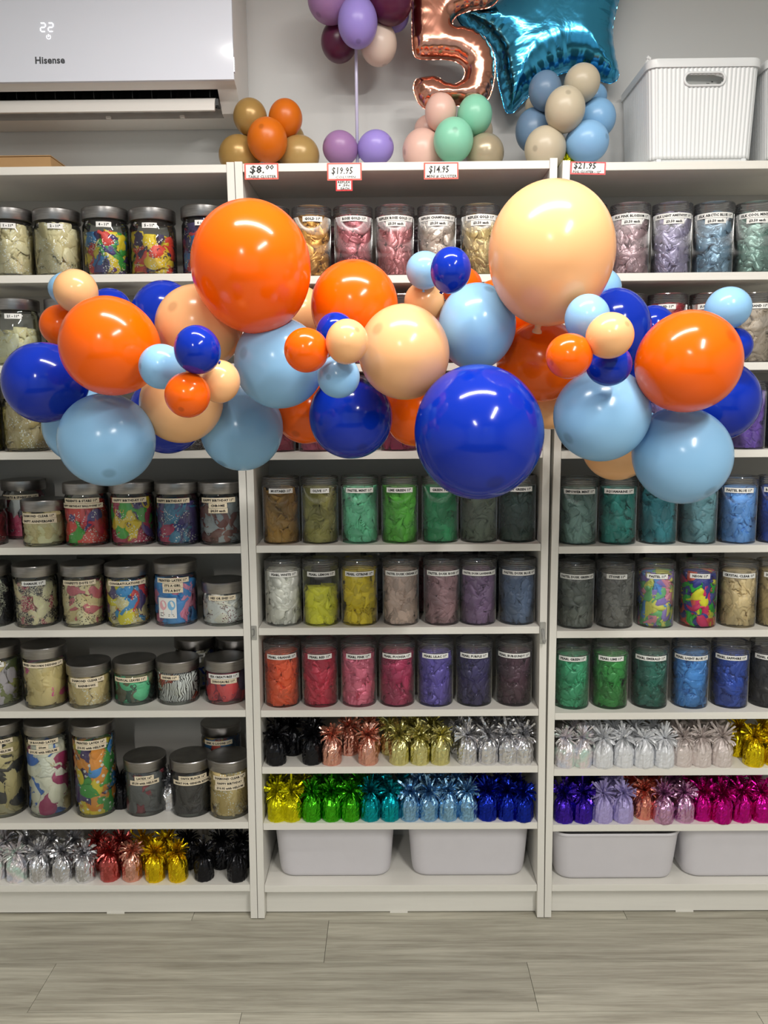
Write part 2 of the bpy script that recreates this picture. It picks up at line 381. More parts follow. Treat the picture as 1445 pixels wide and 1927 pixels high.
def seg(cx, cz, s):
    def bar(x0, z0, x1, z1): return box(min(x0, x1)-.0009, max(x0, x1)+.0009, .0504, .0515, min(z0, z1)-.0009, max(z0, z1)+.0009)
    w_, h = .0125, .0098; e = .0026
    segs = [(e, 2*h, w_-e, 2*h), (w_, h+e, w_, 2*h-e), (e, h, w_-e, h), (0, e, 0, h-e), (e, 0, w_-e, 0)]
    return join(*[bar(cx+a, cz+b, cx+c, cz+d) for a, b, c, d in segs])
p0 = aty(76, 59, .05)
dg = obj('temperature_digits', mesh('digits', *join(seg(p0.x, p0.z, 1), seg(p0.x+.0195, p0.z, 1))), m_led, fp)
pc = aty(91, 69, .05)
ring = tube([(pc.x+.0052*math.sin(a), .0511, pc.z+.0052*math.cos(a)) for a in [.7+k*(2*PI-1.4)/16 for k in range(17)]], .0006, 5)
obj('power_symbol', mesh('power_symbol', *join(ring, box(pc.x-.0007, pc.x+.0007, .0504, .0515, pc.z, pc.z+.006))), m_led, fp)
v2, f2, wd = text2d('Hisense', .03, 0, 5); pl = aty(66, 119, .05); s_ = .074/wd
obj('lettering', mesh('lettering', [(pl.x+x*s_, .0517, pl.z+y*s_) for x, y in v2], f2), M_STEELGREY, fp)

# ------------------------------------------------------------------ box and baskets on top
cb = empty('cardboard_box', (-.62, .15, 2.016), 'low flat brown cardboard box lying under the air conditioner', 'box')
obj('carton', boxm('carton', -.2, .153, -.12, .11, .0005, .032, bev=.001), M_CARD, cb)
obj('lid_flap', boxm('lid_flap', -.2, .154, -.122, .11, .0325, .0345), M_CARD, cb)

def rrect(wx, wy, r, n, ribs=0, amp=0):
    """points of a rounded rectangle, n per metre"""
    P = []; L = [(wx/2-r, -wy/2, 1, 0)]
    per = []
    def line(x0, y0, x1, y1, nx, ny):
        d = math.hypot(x1-x0, y1-y0); k = max(1, int(round(d*n)))
        for i in range(k): t = i/k; per.append((x0+(x1-x0)*t, y0+(y1-y0)*t, nx, ny, d))
    def arc(cx, cy, a0):
        k = max(3, int(round(r*PI/2*n)))
        for i in range(k): a = a0+PI/2*i/k; per.append((cx+r*math.cos(a), cy+r*math.sin(a), math.cos(a), math.sin(a), 0))
    hx, hy = wx/2, wy/2
    line(-hx+r, -hy, hx-r, -hy, 0, -1); arc(hx-r, -hy+r, -PI/2)
    line(hx, -hy+r, hx, hy-r, 1, 0); arc(hx-r, hy-r, 0)
    line(hx-r, hy, -hx+r, hy, 0, 1); arc(-hx+r, hy-r, PI/2)
    line(-hx, hy-r, -hx, -hy+r, -1, 0); arc(-hx+r, -hy+r, PI)
    if ribs:
        s = 0; out = []
        for i, p in enumerate(per):
            q = per[i-1]; s += math.hypot(p[0]-q[0], p[1]-q[1]) if i else 0
            a = amp*(abs(math.sin(PI*s/ribs))-.5); out.append((p[0]+p[2]*a, p[1]+p[3]*a))
        return out
    return [(p[0], p[1]) for p in per]
def basket(x, label, paper):
    b = empty('storage_basket', (x, .148, 2.011), label, 'basket', 'ribbed baskets on the right bookcase')
    V, F = [], []; zs = [.012+.222*k/26 for k in range(27)]; n = 0
    P = rrect(.25, .245, .022, 640, .0098, .0022); n = len(P)
    P0 = P
    for k, z in enumerate(zs):
        sx = 1+.085*(k/26)
        for px, py in P0: V.append((px*sx, py*(1+.02*k/26), z))
    def hole(x_, z_, y_):
        if y_ > -.1: return False
        dx = max(abs(x_)-.034, 0); return math.hypot(dx, z_-.198) < .0135
    for k in range(26):
        for i in range(n):
            j = (i+1) % n; q = (k*n+i, k*n+j, k*n+n+j, k*n+n+i)
            c = [sum(V[t][a] for t in q)/4 for a in range(3)]
            if not hole(c[0], c[2], c[1]): F.append(q)
    m = mesh('ribbed_wall', V, F, True)
    wobj = obj('ribbed_wall', m, M_BASKET, b)
    md = wobj.modifiers.new('thick', 'SOLIDIFY'); md.thickness = .002; md.offset = -1
    # inset foot and floor
    ft = [(px*.955, py*.955) for px, py in rrect(.25, .245, .02, 120)]; k = len(ft)
    V = [(a, c, 0) for a, c in ft]+[(a*1.03, c*1.03, .013) for a, c in ft]; F = [(i, (i+1) % k, k+(i+1) % k, k+i) for i in range(k)]+[tuple(range(k))[::-1], tuple(range(k, 2*k))]
    obj('base', mesh('base', V, F), M_BASKET, b)
    # rim band
    rm = rrect(.2735, .252, .024, 160); k = len(rm); rings = [(0, .226), (.0035, .2255), (.0042, .232), (.0045, .243), (.003, .2455), (-.002, .2455), (-.003, .226)]
    V, F = [], []
    for d, z in rings:
        for a, c in rm:
            V.append((a*(1+d/.137), c*(1+d/.126), z))
    for q in range(len(rings)):
        for i in range(k):
            j = (i+1) % k; q2 = (q+1) % len(rings); F.append((q*k+i, q*k+j, q2*k+j, q2*k+i))
    obj('rim', sharp(mesh('rim', V, F)), M_BASKET, b)
    hp = []
    for i in range(48):
        a = 2*PI*i/48; hp.append(((.034 if math.cos(a) > 0 else -.034)+.0152*math.cos(a), -.1262, .198+.0152*math.sin(a)))
    V, F = [], []
    for i, (hx, hy, hz) in enumerate(hp):
        c = Vector((.034 if hx > 0 else -.034, hy, .198)); d = (Vector((hx, hy, hz))-c).normalized()
        for q in range(6):
            a = 2*PI*q/6; V.append(Vector((hx, hy, hz))+d*(.0032*math.cos(a))+Vector((0, 1, 0))*(.0032*math.sin(a)))
    for i in range(48):
        for q in range(6): F.append((i*6+q, ((i+1) % 48)*6+q, ((i+1) % 48)*6+(q+1) % 6, i*6+(q+1) % 6))
    obj('handle_rim', mesh('handle_rim', V, F, True), M_BASKET, b)
    if paper:
        for sx in (-.105, .105): obj('corner_foot', boxm('corner_foot', sx-.006, sx+.006, -.1235, -.118, 0, .012, bev=.001), M_BASKET, b)
    return b
basket(1.158, 'tall white ribbed plastic basket standing on the right bookcase', True)
basket(1.452, 'second white ribbed basket, cut off by the right edge', False)
pp = empty('paper_sheet', (1.158, .06, 2.16), 'white paper with handwriting seen through the basket handle hole', 'paper'); pp.rotation_euler = (math.radians(8), 0, math.radians(4))
obj('sheet', boxm('sheet', -.05, .05, 0, .0006, -.11, .075), M_WHITEPAPER, pp, rot=(0, math.radians(12), 0))
V, F = [], []
for r_ in range(5):
    x = -.042
    while x < .035:
        l = random.uniform(.004, .014); V2, F2 = tube([(x+l*k/5, -.0006, .045-r_*.011+x*.35+.0018*math.sin(k*2.3+r_)) for k in range(6)], .0005, 4); V, F = join((V, F), (V2, F2)); x += l+.004
obj('handwriting', mesh('handwriting', V, F), M_INK, pp)
sc = tag(obj('plastic_tag', sharp(mesh('plastic_tag', *join(box(-.006, .006, -.002, .002, 0, .014), box(-.009, .002, -.002, .002, .012, .020))), 30), plain('white_plastic_scrap', (.9, .9, .9), .4), None, (1.026, .06, 2.2575), (0, .5, .3)), 'crumpled white tag sticking up at the left corner of the basket', 'tag')

# ------------------------------------------------------------------ storage bins
def storage_bin(x, y, z, wx, dy, h, label, fillc=None):
    b = empty('storage_bin', (x, y, z), label, 'storage bin', 'white plastic bins on the bottom shelves')
    V, F = [], []; P = rrect(wx, dy, .045, 130); n = len(P)
    prof = [(.80, 0), (.865, .0006), (.895, .004), (.912, .012), (.925, .028)]+[(.925+.06*k/6, .028+(h-.028)*k/6) for k in range(1, 7)]
    rim = [(.99, h), (1.0, h-.002), (1.003, h+.003), (.995, h+.005), (.975, h+.004), (.968, h-.004), (.91, .03), (.85, .004)]
    al = prof[:-1]+[(.985, h-.006)]+rim
    for s, zz in al:
        o = (s-1)*wx/2
        for a, c in P:
            V.append((a*(wx/2+o)/(wx/2), c*(dy/2+o)/(dy/2), zz))
    for k in range(len(al)-1):
        for i in range(n): F.append((k*n+i, k*n+(i+1) % n, (k+1)*n+(i+1) % n, (k+1)*n+i))
    F += [tuple(range(n))[::-1], tuple(range((len(al)-1)*n, len(al)*n))]
    obj('tub', sharp(mesh('tub', V, F), 50), M_BIN, b); return b
def binpx(xl, xr, py, pt, z, yf, label, h=None, wt=None):
    xa, xb = xfor(xl, yf, z+.1), xfor(xr, yf, z+.1)
    storage_bin((xa+xb)/2, yf+.115, z, xb-xa, .235, h, label)
binpx(513, 744, 1653, 0, .1005, .030, 'white plastic bin at the left of the middle bottom shelf', .156)
binpx(766, 1000, 1653, 0, .1005, .030, 'white plastic bin at the right of the middle bottom shelf', .156)
binpx(1040, 1286, 1660, 0, .1005, .012, 'white rim-topped plastic bin at the left of the right bottom shelf', .139)
binpx(1283, 1530, 1656, 0, .1005, .020, 'white plastic bin at the right edge of the bottom shelf', .150)

# ------------------------------------------------------------------ jars
def canister_meshes():
    R, H = .0488, .176
    body = sharp(mesh('canister_body', *lathe([(0, .0022), (.042, .0022), (.045, .0008), (R-.001, .0006), (R, .004), (R, H-.028), (R-.0025, H-.025)], 64)), 40)
    L = H-.0265; pr = [(R-.004, L), (.0492, L)]
    for k in range(4): pr += [(.0505, L+.0012+k*.0058), (.0508, L+.0034+k*.0058), (.0494, L+.0050+k*.0058)]
    pr += [(.0505, H-.003), (.0498, H-.0008), (.048, H), (.0465, H-.0012), (0, H-.0012)]
    lid = sharp(mesh('canister_lid', *lathe(pr, 64)), 40)
    return body, lid
CB, CL = canister_meshes()
JM = {}
def jar_meshes(H):
    H = round(H, 3)
    if H in JM: return JM[H]
    R = .058
    body = sharp(mesh('jar_body', *lathe([(0, .007), (.047, .0065), (.051, .004), (.053, .0005), (R-.002, .001), (R, .007), (R+.0004, H*.5), (R, H-.046), (R-.003, H-.038), (R-.005, H-.034), (R-.005, H-.02)], 64)), 40)
    lid = sharp(mesh('jar_lid', *lathe([(R-.0075, H-.029), (R+.0006, H-.0295), (R+.0012, H-.028), (R+.0012, H-.0025), (R, H-.0006), (R-.002, H), (R-.01, H-.0004), (0, H-.0008)], 64)), 30)
    JM[H] = body, lid; return JM[H]
def band(R, phi, wid, z, h, lift=.0005):
    n = max(6, int(wid/.004)); V, F = [], []
    for k in range(n+1):
        a = phi+(k/n-.5)*wid/R
        for rr, zz in ((R+lift, z-h/2), (R+lift, z+h/2), (R+lift*.2, z+h/2), (R+lift*.2, z-h/2)):
            V.append((rr*math.sin(a), -rr*math.cos(a), zz))
    for k in range(n):
        for q in range(4): F.append((k*4+q, k*4+4+q, k*4+4+(q+1) % 4, k*4+(q+1) % 4))
    F += [(0, 1, 2, 3), (n*4+3, n*4+2, n*4+1, n*4)]
    return V, F
def put_labels(root, R, texts, z0, phi, mat, cap=.0060, h=.0130, gap=.0008):
    for i, tx in enumerate(texts):
        mt = mat
        if isinstance(tx, tuple): tx, mt = tx
        v2, f2, wd = text2d(tx, .045); s = cap/.72; tw = wd*s; z = z0-i*(h+gap)
        mx = 1.9*R
        if tw > mx: s *= mx/tw; tw = mx
        lb = obj('paper_label', sharp(mesh('paper_label', *band(R, phi, tw+.013, z, h)), 40), mt, root)
        V = []
        for x, y in v2:
            a = phi+(x*s-tw/2)/R; V.append(((R+.0009)*math.sin(a), -(R+.0009)*math.cos(a), z+(y-.35)*s))
        obj('lettering', mesh('lettering', V, f2), M_INK, lb)

def fill_mesh(R, H, seed, N_=52, heap=0, big=1.0, z0=.003):
    rs = np.random.RandomState(seed)
    th = np.concatenate([np.linspace(-PI*.55, PI*.55, 92, endpoint=False), np.linspace(PI*.55, PI*1.45, 18, endpoint=False)])
    nt = len(th); nz = int(H/.0022)+2; zz = np.linspace(0, H, nz)
    TH, Z = np.meshgrid(th, zz); U = R*TH; R0 = R; R = R-.0030
    per = 2*PI*R; Nn = int(N_*(per*H)/(2*PI*.047*.15)/big)+3
    su, sz = rs.uniform(-PI*.55, PI*1.45, Nn)*R, rs.uniform(0, H, Nn); ang = rs.uniform(0, PI, Nn); el = 1+1.6*rs.uniform(0, 1, Nn)**1.5
    g = rs.uniform(-.48, .48, (Nn, 2)); k_ = rs.uniform(350, 700, Nn); ph = rs.uniform(0, 6, Nn); off = rs.uniform(0, .0045, Nn); cid = rs.uniform(0, .999, Nn); wob = rs.uniform(-1, 1, Nn)
    W = .0028*math.sqrt(big)
    u = U+W*np.sin(Z*140+3*TH+seed)+W*.4*np.sin(Z*260-5*TH); z = Z+W*np.sin(TH*7+seed*2)+W*.4*np.sin(TH*14+Z*120)
    D = np.empty((Nn,)+U.shape)
    ca, sa = np.cos(ang), np.sin(ang)
    for i in range(Nn):
        du = (u-su[i]+per/2) % per-per/2; dz = z-sz[i]
        a, b = du*ca[i]+dz*sa[i], -du*sa[i]+dz*ca[i]
        D[i] = np.sqrt((a/el[i])**2+(b*1.0)**2)
    idx = np.argpartition(D, 1, axis=0)[:2]
    d0 = np.take_along_axis(D, idx[:1], 0)[0]; d1 = np.take_along_axis(D, idx[1:2], 0)[0]
    i0 = np.where(d0 <= d1, idx[0], idx[1]); gap = np.abs(d1-d0)
    du = (u-su[i0]+per/2) % per-per/2; dz = z-sz[i0]
    gr = np.clip(gap/.0030, 0, 1); gr = gr*gr*(3-2*gr)
    a = du*ca[i0]+dz*sa[i0]; b = -du*sa[i0]+dz*ca[i0]
    rr = R-.0110*(1-gr)-off[i0]+np.clip(g[i0, 0]*du+g[i0, 1]*dz, -.0065, .0065)-.0022*np.abs(np.sin(.5*k_[i0]*b+ph[i0]+45*a*wob[i0]))**3+.0005*np.sin(1.7*k_[i0]*a+ph[i0]*2)
    rr = np.minimum(rr, R)
    t = zz/H; top = np.sqrt(np.clip(1-np.clip((t-.95)/.05, 0, 1)**2, 0, 1)); rr = rr*(.05+.95*top)[:, None]
    rr[0] *= .9
    Zo = Z.copy()
    if heap:
        hb = 1+heap*(np.sin(th*1.3+seed)*.5+np.sin(th*3.1+seed*2)*.3+np.sin(th*7+seed)*.12)
        Zo = Zo*hb[None, :]
    X = rr*np.sin(TH); Y = -rr*np.cos(TH)
    co = np.stack([X, Y, Zo+z0], -1).reshape(-1, 3)
    top_i = len(co); co = np.vstack([co, [[0, 0, co[-nt:, 2].mean()]]])
    I = np.arange(nz*nt).reshape(nz, nt); A = I[:-1]; Bq = I[1:]
    quads = np.stack([A, np.roll(A, -1, 1), np.roll(Bq, -1, 1), Bq], -1).reshape(-1, 4)
    fc = cid[i0[:-1]].reshape(-1)
    tri = [(int(I[-1, i]), int(I[-1, (i+1) % nt]), top_i) for i in range(nt)]
    F = [tuple(q) for q in quads.tolist()]+tri; fc = list(fc)+[.5]*len(tri); V = co.tolist()
    R = R0
    nl = int(46*(H/.15)*(R/.047)/big**1.3)                # flat folded balloons pressed against the wall
    s_ = np.linspace(0, 1, 11); t_ = np.linspace(-1, 1, 7); SS, TT = np.meshgrid(s_, t_, indexing='ij')
    prof = np.where(s_ < .70, np.sqrt(np.clip(1-((s_-.37)/.385)**2, .02, 1)), .20+.30*np.clip((.80-s_)/.1, 0, 1)**2)
    for k in range(nl):
        L = rs.uniform(.040, .062)*math.sqrt(big); W = rs.uniform(.011, .018)*math.sqrt(big); a_ = rs.uniform(0, 2*PI)
        th0, zc = rs.uniform(-1.75, 1.75), rs.uniform(.05, .97)*H; bend = rs.uniform(-12, 12)/big
        lx = (SS-.45)*L; ly = TT*W*prof[:, None]+bend*lx**2
        uu, vv = lx*math.cos(a_)-ly*math.sin(a_), lx*math.sin(a_)+ly*math.cos(a_)
        g1, g2 = rs.uniform(-.16, .16), rs.uniform(-.28, .28); kk = rs.uniform(250, 520)/big
        dr = rs.uniform(.0003, .0036)+g1*lx+g2*(ly-bend*lx**2)+.0022*np.abs(np.sin(kk*ly*.5+rs.uniform(0, 3)+35*lx))**3+.0042*TT**4+.003*np.clip((.12-SS)/.12, 0, 1)**2
        r_ = R-np.where(dr < .0006, .0006-(.0006-dr)*.12, np.minimum(dr, .014)); r_ = np.minimum(r_, R); th_ = th0+uu/R; zz_ = zc+vv
        zz_ = np.clip(zz_, .0006, H*(.985 if not heap else 1.05)); n0 = len(V)
        V += np.stack([r_*np.sin(th_), -r_*np.cos(th_), zz_+z0], -1).reshape(-1, 3).tolist(); c = cid[rs.randint(Nn)]
        for i in range(10):
            for q in range(6): F.append((n0+i*7+q, n0+(i+1)*7+q, n0+(i+1)*7+q+1, n0+i*7+q+1)); fc.append(c)
    R = R0
    for k in range(5):                                   # rolled balloon necks between the folds
        a0 = rs.uniform(-1.15, 1.15); zc = rs.uniform(.12, .86)*H; rm, rn = .0046, .0012; c = cid[rs.randint(Nn)]
        cen = Vector(((R-.0035)*math.sin(a0), -(R-.0035)*math.cos(a0), zc+z0)); nrm = Vector((math.sin(a0)+rs.uniform(-.3, .3), -math.cos(a0), rs.uniform(-.5, .5))).normalized()
        e1 = nrm.orthogonal().normalized(); e2 = nrm.cross(e1); n0 = len(V)
        for i in range(14):
            d = e1*math.cos(2*PI*i/14)+e2*math.sin(2*PI*i/14)
            for q in range(5):
                aa = 2*PI*q/5; V.append(tuple(cen+d*(rm+rn*math.cos(aa))+nrm*(rn*math.sin(aa))))
        for i in range(14):
            for q in range(5): F.append((n0+i*5+q, n0+((i+1) % 14)*5+q, n0+((i+1) % 14)*5+(q+1) % 5, n0+i*5+(q+1) % 5)); fc.append(c)
    me = bpy.data.meshes.new('latex_pile'); me.from_pydata(V, [], F); me.polygons.foreach_set('use_smooth', [True]*len(F))
    at = me.attributes.new('cid', 'FLOAT', 'FACE'); at.data.foreach_set('value', np.array(fc, dtype=np.float32)); me.update(); return me

SHELFNAME = {'L': 'left', 'C': 'middle', 'R': 'right'}
SEED = [11]
def canister(case_, row, z, px, yf, texts, cols, descr, pearl=0, h=1.0, phi=0.0, back=None, share=None):
    """clear plastic canister; descr names the colour of its balloons"""
    R = .0488; x = xfor(px, yf+R, z+.09)
    s = texts[0] if texts else None
    where = '%s bookcase, %s shelf' % (SHELFNAME[case_], row)
    if case_ == 'C': lo, hi = bow(z)+T+.0525, .7965-bow(z)-T-.0525
    else: lo, hi = .7985+.011*z/2.02-bow(z)*.9+T+.0525, 1.53
    x = min(max(x, lo), hi)
    if back: lab = 'canister half hidden behind the %s one, %s' % (back, where)
    else: lab = 'clear canister of %s balloons, %s' % (descr, where)
    r = empty('plastic_canister', (x, yf+R, z+.0003), lab, 'canister', 'clear canisters on the %s' % where, rz=phi*0)
    obj('body', CB, M_PET, r); obj('lid', CL, M_PETLID, r)
    if texts: put_labels(r, R, texts, .1415, phi-math.atan2(x-CX, yf+CD)*-.0-math.atan((x-CX)/(yf+CD)), M_WHITEPAPER)
    SEED[0] += 1
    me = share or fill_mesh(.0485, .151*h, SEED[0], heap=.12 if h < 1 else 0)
    mt = pile_mat('latex_pile_'+descr.replace(' ', '_'), cols, .3 if pearl else .42, pearl, gain=1.0 if row in ('top', 'second') else 1.35)  # lower rows get brightness painted into the colour for want of light
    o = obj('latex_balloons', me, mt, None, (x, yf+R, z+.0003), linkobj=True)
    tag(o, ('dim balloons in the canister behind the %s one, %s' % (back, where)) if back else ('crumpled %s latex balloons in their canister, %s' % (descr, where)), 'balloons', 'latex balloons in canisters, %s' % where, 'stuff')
    return me
def glassjar(row, z, px, pyt, yf, texts, cols, descr, jarlab, pr=None, prc='F4F4F0', fill=.9, phi=-.25, cream=True, big=1.5, mat='', lz=None, heap=.03):  # cream: label paper with the warm light painted into its colour
    R = .058; x = xfor(px, yf+R, z+.08); H = aty(px, pyt, yf).z-z; H = min(max(H, .10), .30)
    where = '%s shelf of the left bookcase' % row
    r = empty('glass_jar', (x, yf+R, z+.0003), jarlab, 'jar', 'glass jars on the '+where)
    b, l = jar_meshes(H); obj('body', b, M_GLASS, r); obj('lid', l, M_STEEL, r)
    if texts: put_labels(r, R, texts, H-(.046 if lz is None else lz), phi-math.atan((x-CX)/(yf+CD)), M_WARMLITPAPER if cream else M_WHITEPAPER)
    SEED[0] += 1
    me = fill_mesh(.0568, (H-.040)*fill, SEED[0], heap=heap if fill > .75 else .16, big=big, z0=.0075)
    mt = pile_mat('latex_pile_'+descr.replace(' ', '_'), cols, .4, 0, pr, prc, gain=1.02 if row in ('top', 'second', 'third') else 1.3)  # brighter colour on the lower shelves makes up for weaker light
    o = obj('latex_balloons', me, mt, None, (x, yf+R, z+.0003))
    tag(o, '%s balloons heaped in a glass jar, %s left shelf' % (descr, row), 'balloons', 'latex balloons in jars, '+where, 'stuff')
    return r
ROWN = ['top', 'second', 'third', 'fourth', 'fifth', 'sixth', 'seventh', 'eighth', 'ninth']
D11 = '$3.50 each'
Y1 = .016
def crow(case_, row, z, yf, items, pearl=0, phi=.0):
    for it in items:
        px, texts, col, descr = it[:4]; kw = it[4] if len(it) > 4 else {}
        canister(case_, ROWN[row], z, px, yf, texts, col if isinstance(col, list) else [col], descr, kw.get('pearl', pearl), kw.get('h', 1), kw.get('phi', phi), kw.get('back'))
crow('C', 0, ZC[0], Y1, [(509, ['SILVER 11"'], '9A9A9E', 'silver'), (587, ['GOLD 11"'], 'C8923E', 'gold'), (665, ['ROSE GOLD 11"'], 'BC6C74', 'rose gold'),
    (743, ['REFLEX ROSE GOLD 11"', D11], 'C47D80', 'metallic rose gold'), (822, ['REFLEX CHAMPAGNE 11"', D11], 'C8B8AA', 'champagne'), (903, ['REFLEX GOLD 11"', D11], 'C4AC72', 'pale metallic gold'), (985, ['REFLEX BLUE 11"'], '50709A', 'steel blue')], .35, .05)
crow('R', 0, ZR[0], Y1, [(1103, ['SILK SAND 11"'], '9C8C88', 'sandy silk'), (1184, ['SILK PINK BLOSSOM 11"', D11], 'BCA0A6', 'pink blossom'), (1263, ['SILK LIGHT AMETHYST 11"', D11], 'A29CB8', 'light amethyst'),
    (1341, ['SILK ARCTIC BLUE 11"', D11], '7E9EB4', 'arctic blue'), (1419, ['SILK COOL MINT 11"', D11], '84A49A', 'cool mint')], .3, .12)
crow('C', 1, ZC[1], Y1, [(516, ['CORAL 11"'], 'D86A58', 'coral'), (594, ['MANGO 11"'], 'E0903A', 'mango'), (672, ['ROSE 11"'], 'C05A70', 'rose'), (757, ['ORANGE 11"'], 'E87830', 'orange'), (836, ['BERRY 11"'], '8A2A40', 'berry'), (915, ['PLUM 11"'], '6A2848', 'plum'), (985, ['WINE 11"'], '702038', 'wine')])
crow('R', 1, ZR[1], Y1, [(1100, ['MAROON 11"'], '6E1E2C', 'maroon'), (1177, ['BURGUNDY 11"'], '5C2030', 'burgundy'), (1254, ['RED 11"'], 'B02434', 'red'), (1333, ['SUNSET 11"'], '9A4430', 'burnt orange'), (1416, ['WHITE SAND 11"'], 'AC9E8A', 'white sand')])
crow('C', 2, ZC[2], Y1, [(520, ['HOT PINK 11"'], 'B03A5A', 'hot pink'), (596, ['PINK 11"'], 'C8607C', 'pink'), (672, ['FUCHSIA 11"'], 'B03070', 'fuchsia'), (750, ['MAGENTA 11"'], 'B0205C', 'magenta'), (826, ['LILAC 11"'], '9A6AA0', 'lilac'), (902, ['GRAPE 11"'], '5A3A7A', 'grape'), (978, ['VIOLET 11"'], '50308A', 'violet')])
crow('R', 2, ZR[2], Y1, [(1098, ['BLACKBERRY 11"'], '2E2030', 'blackberry'), (1176, ['MAUVE 11"'], '8A6A8A', 'mauve'), (1252, ['LAVENDER 11"'], '8A7AB4', 'lavender'), (1328, ['IRIS 11"'], '6A5AA8', 'iris'), (1403, ['PURPLE 11"'], '6A4AA4', 'purple'), (1480, ['NAVY 11"'], '1C1C38', 'navy')])
crow('C', 3, ZC[3], Y1, [(529, ['MUSTARD 11"'], '96732E', 'mustard', {'h': .93}), (602, ['OLIVE 11"'], '84803E', 'olive'), (677, ['PASTEL MINT 11"'], '6CC498', 'pastel mint'), (752, ['LIME GREEN 11"'], '4EA62C', 'lime green'),
    (828, ['GREEN 11"'], '1E8C56', 'green'), (901, ['SAGE 11"'], '6A7664', 'sage'), (973, ['FOREST GREEN 11"'], '2A443C', 'forest green')])
crow('R', 3, ZR[3], Y1, [(1088, ['EMPOWER MINT 11"'], '74948A', 'dusty mint'), (1162, ['AQUAMARINE 11"'], '1E8076', 'aquamarine'), (1238, ['TEAL 11"'], '2A808A', 'teal'), (1313, ['SEAFOAM 11"'], '64929A', 'sea foam'), (1387, ['PASTEL BLUE 11"'], '5E96D2', 'pastel blue'), (1461, ['ROYAL BLUE 11"'], '1E4CA8', 'royal blue')], 0, .08)
crow('C', 4, ZC[4], .013, [(533, ['PEARL WHITE 11"'], 'DCD4C6', 'pearl white', {'pearl': .12}), (604, ['PEARL LEMON 11"'], 'EED030', 'pearl lemon', {'h': .66}), (676, ['PEARL CITRINE 11"'], 'EABC0C', 'pearl citrine'), (754, ['PASTEL DUSK CREAM 11"'], 'BCA698', 'dusk cream', {'phi': .12}),
    (831, ['PASTEL DUSK ROSE 11"'], '8C6C70', 'dusk rose', {'phi': .15}), (899, ['PASTEL DUSK LAVENDER 11"'], '6E5676', 'dusk lavender', {'phi': .1}), (973, ['PASTEL DUSK BLUE 11"'], '4C5E78', 'dusk blue', {'phi': .15})], 0, .03)
crow('R', 4, ZR[4], .018, [(1083, ['PASTEL DUSK GREEN 11"'], '5E645C', 'dusk green'), (1157, ['STONE 11"'], '6C6C66', 'stone grey'), (1233, ['PASTEL 11"'], ['E4DC62', '6CB474', '5A90D0', 'E6DC68', '8A78B8', 'D88A9A', '6AAE78', '5C94CC'], 'mixed pastel'),
    (1313, ['NEON 11"'], ['22B030', 'F0503A', '26328C', 'E8E61C', 'C81E60', '1EA828', 'EE4030', '2A3484'], 'mixed neon'), (1387, ['CRYSTAL CLEAR 11"'], 'CBB88A', 'crystal clear'), (1458, ['DIAMOND 11"'], 'BCA876', 'clear straw')], 0, .1)
crow('C', 5, ZC[5], .018, [(530, ['PEARL ORANGE 11"'], 'EA5428', 'pearl orange'), (602, ['PEARL RED 11"'], 'B42440', 'pearl red'), (675, ['PEARL PINK 11"'], 'D86C84', 'pearl pink', {'pearl': .25}), (747, ['PEARL FUCHSIA 11"'], 'A02852', 'pearl fuchsia'), (819, ['PEARL LILAC 11"'], '5E50A0', 'pearl lilac', {'pearl': .25}),
    (892, ['PEARL PURPLE 11"'], '30285A', 'pearl purple'), (967, ['PEARL BURGUNDY 11"'], '4A2E3C', 'pearl burgundy')], .12, .0)
crow('R', 5, ZR[5], .024, [(1075, ['PEARL GREEN 11"'], '32986A', 'pearl green'), (1147, ['PEARL LIME 11"'], '2C8A3A', 'pearl lime'), (1222, ['PEARL EMERALD 11"'], '1E6656', 'pearl emerald'), (1298, ['PEARL LIGHT BLUE 11"'], '4286C6', 'pearl light blue'), (1373, ['PEARL SAPPHIRE 11"'], '2048A4', 'pearl sapphire'), (1445, ['PEARL BLACK 11"'], '26262A', 'pearl black')], .15, .08)
# back row, glimpsed between the front ones
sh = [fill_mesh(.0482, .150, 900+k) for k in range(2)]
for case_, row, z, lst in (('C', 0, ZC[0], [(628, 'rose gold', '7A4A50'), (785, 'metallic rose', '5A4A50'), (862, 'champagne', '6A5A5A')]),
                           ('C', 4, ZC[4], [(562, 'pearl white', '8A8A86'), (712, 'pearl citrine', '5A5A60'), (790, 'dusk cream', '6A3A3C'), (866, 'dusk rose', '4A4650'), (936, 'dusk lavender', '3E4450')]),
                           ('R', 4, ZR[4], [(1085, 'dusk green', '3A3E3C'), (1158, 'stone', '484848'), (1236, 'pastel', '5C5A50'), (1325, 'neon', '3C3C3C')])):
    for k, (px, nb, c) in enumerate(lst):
        canister(case_, ROWN[row], z, px, .150, [], [c], 'spare '+nb+' ' + ROWN[row]+' '+SHELFNAME[case_], back=nb, share=sh[k % 2])

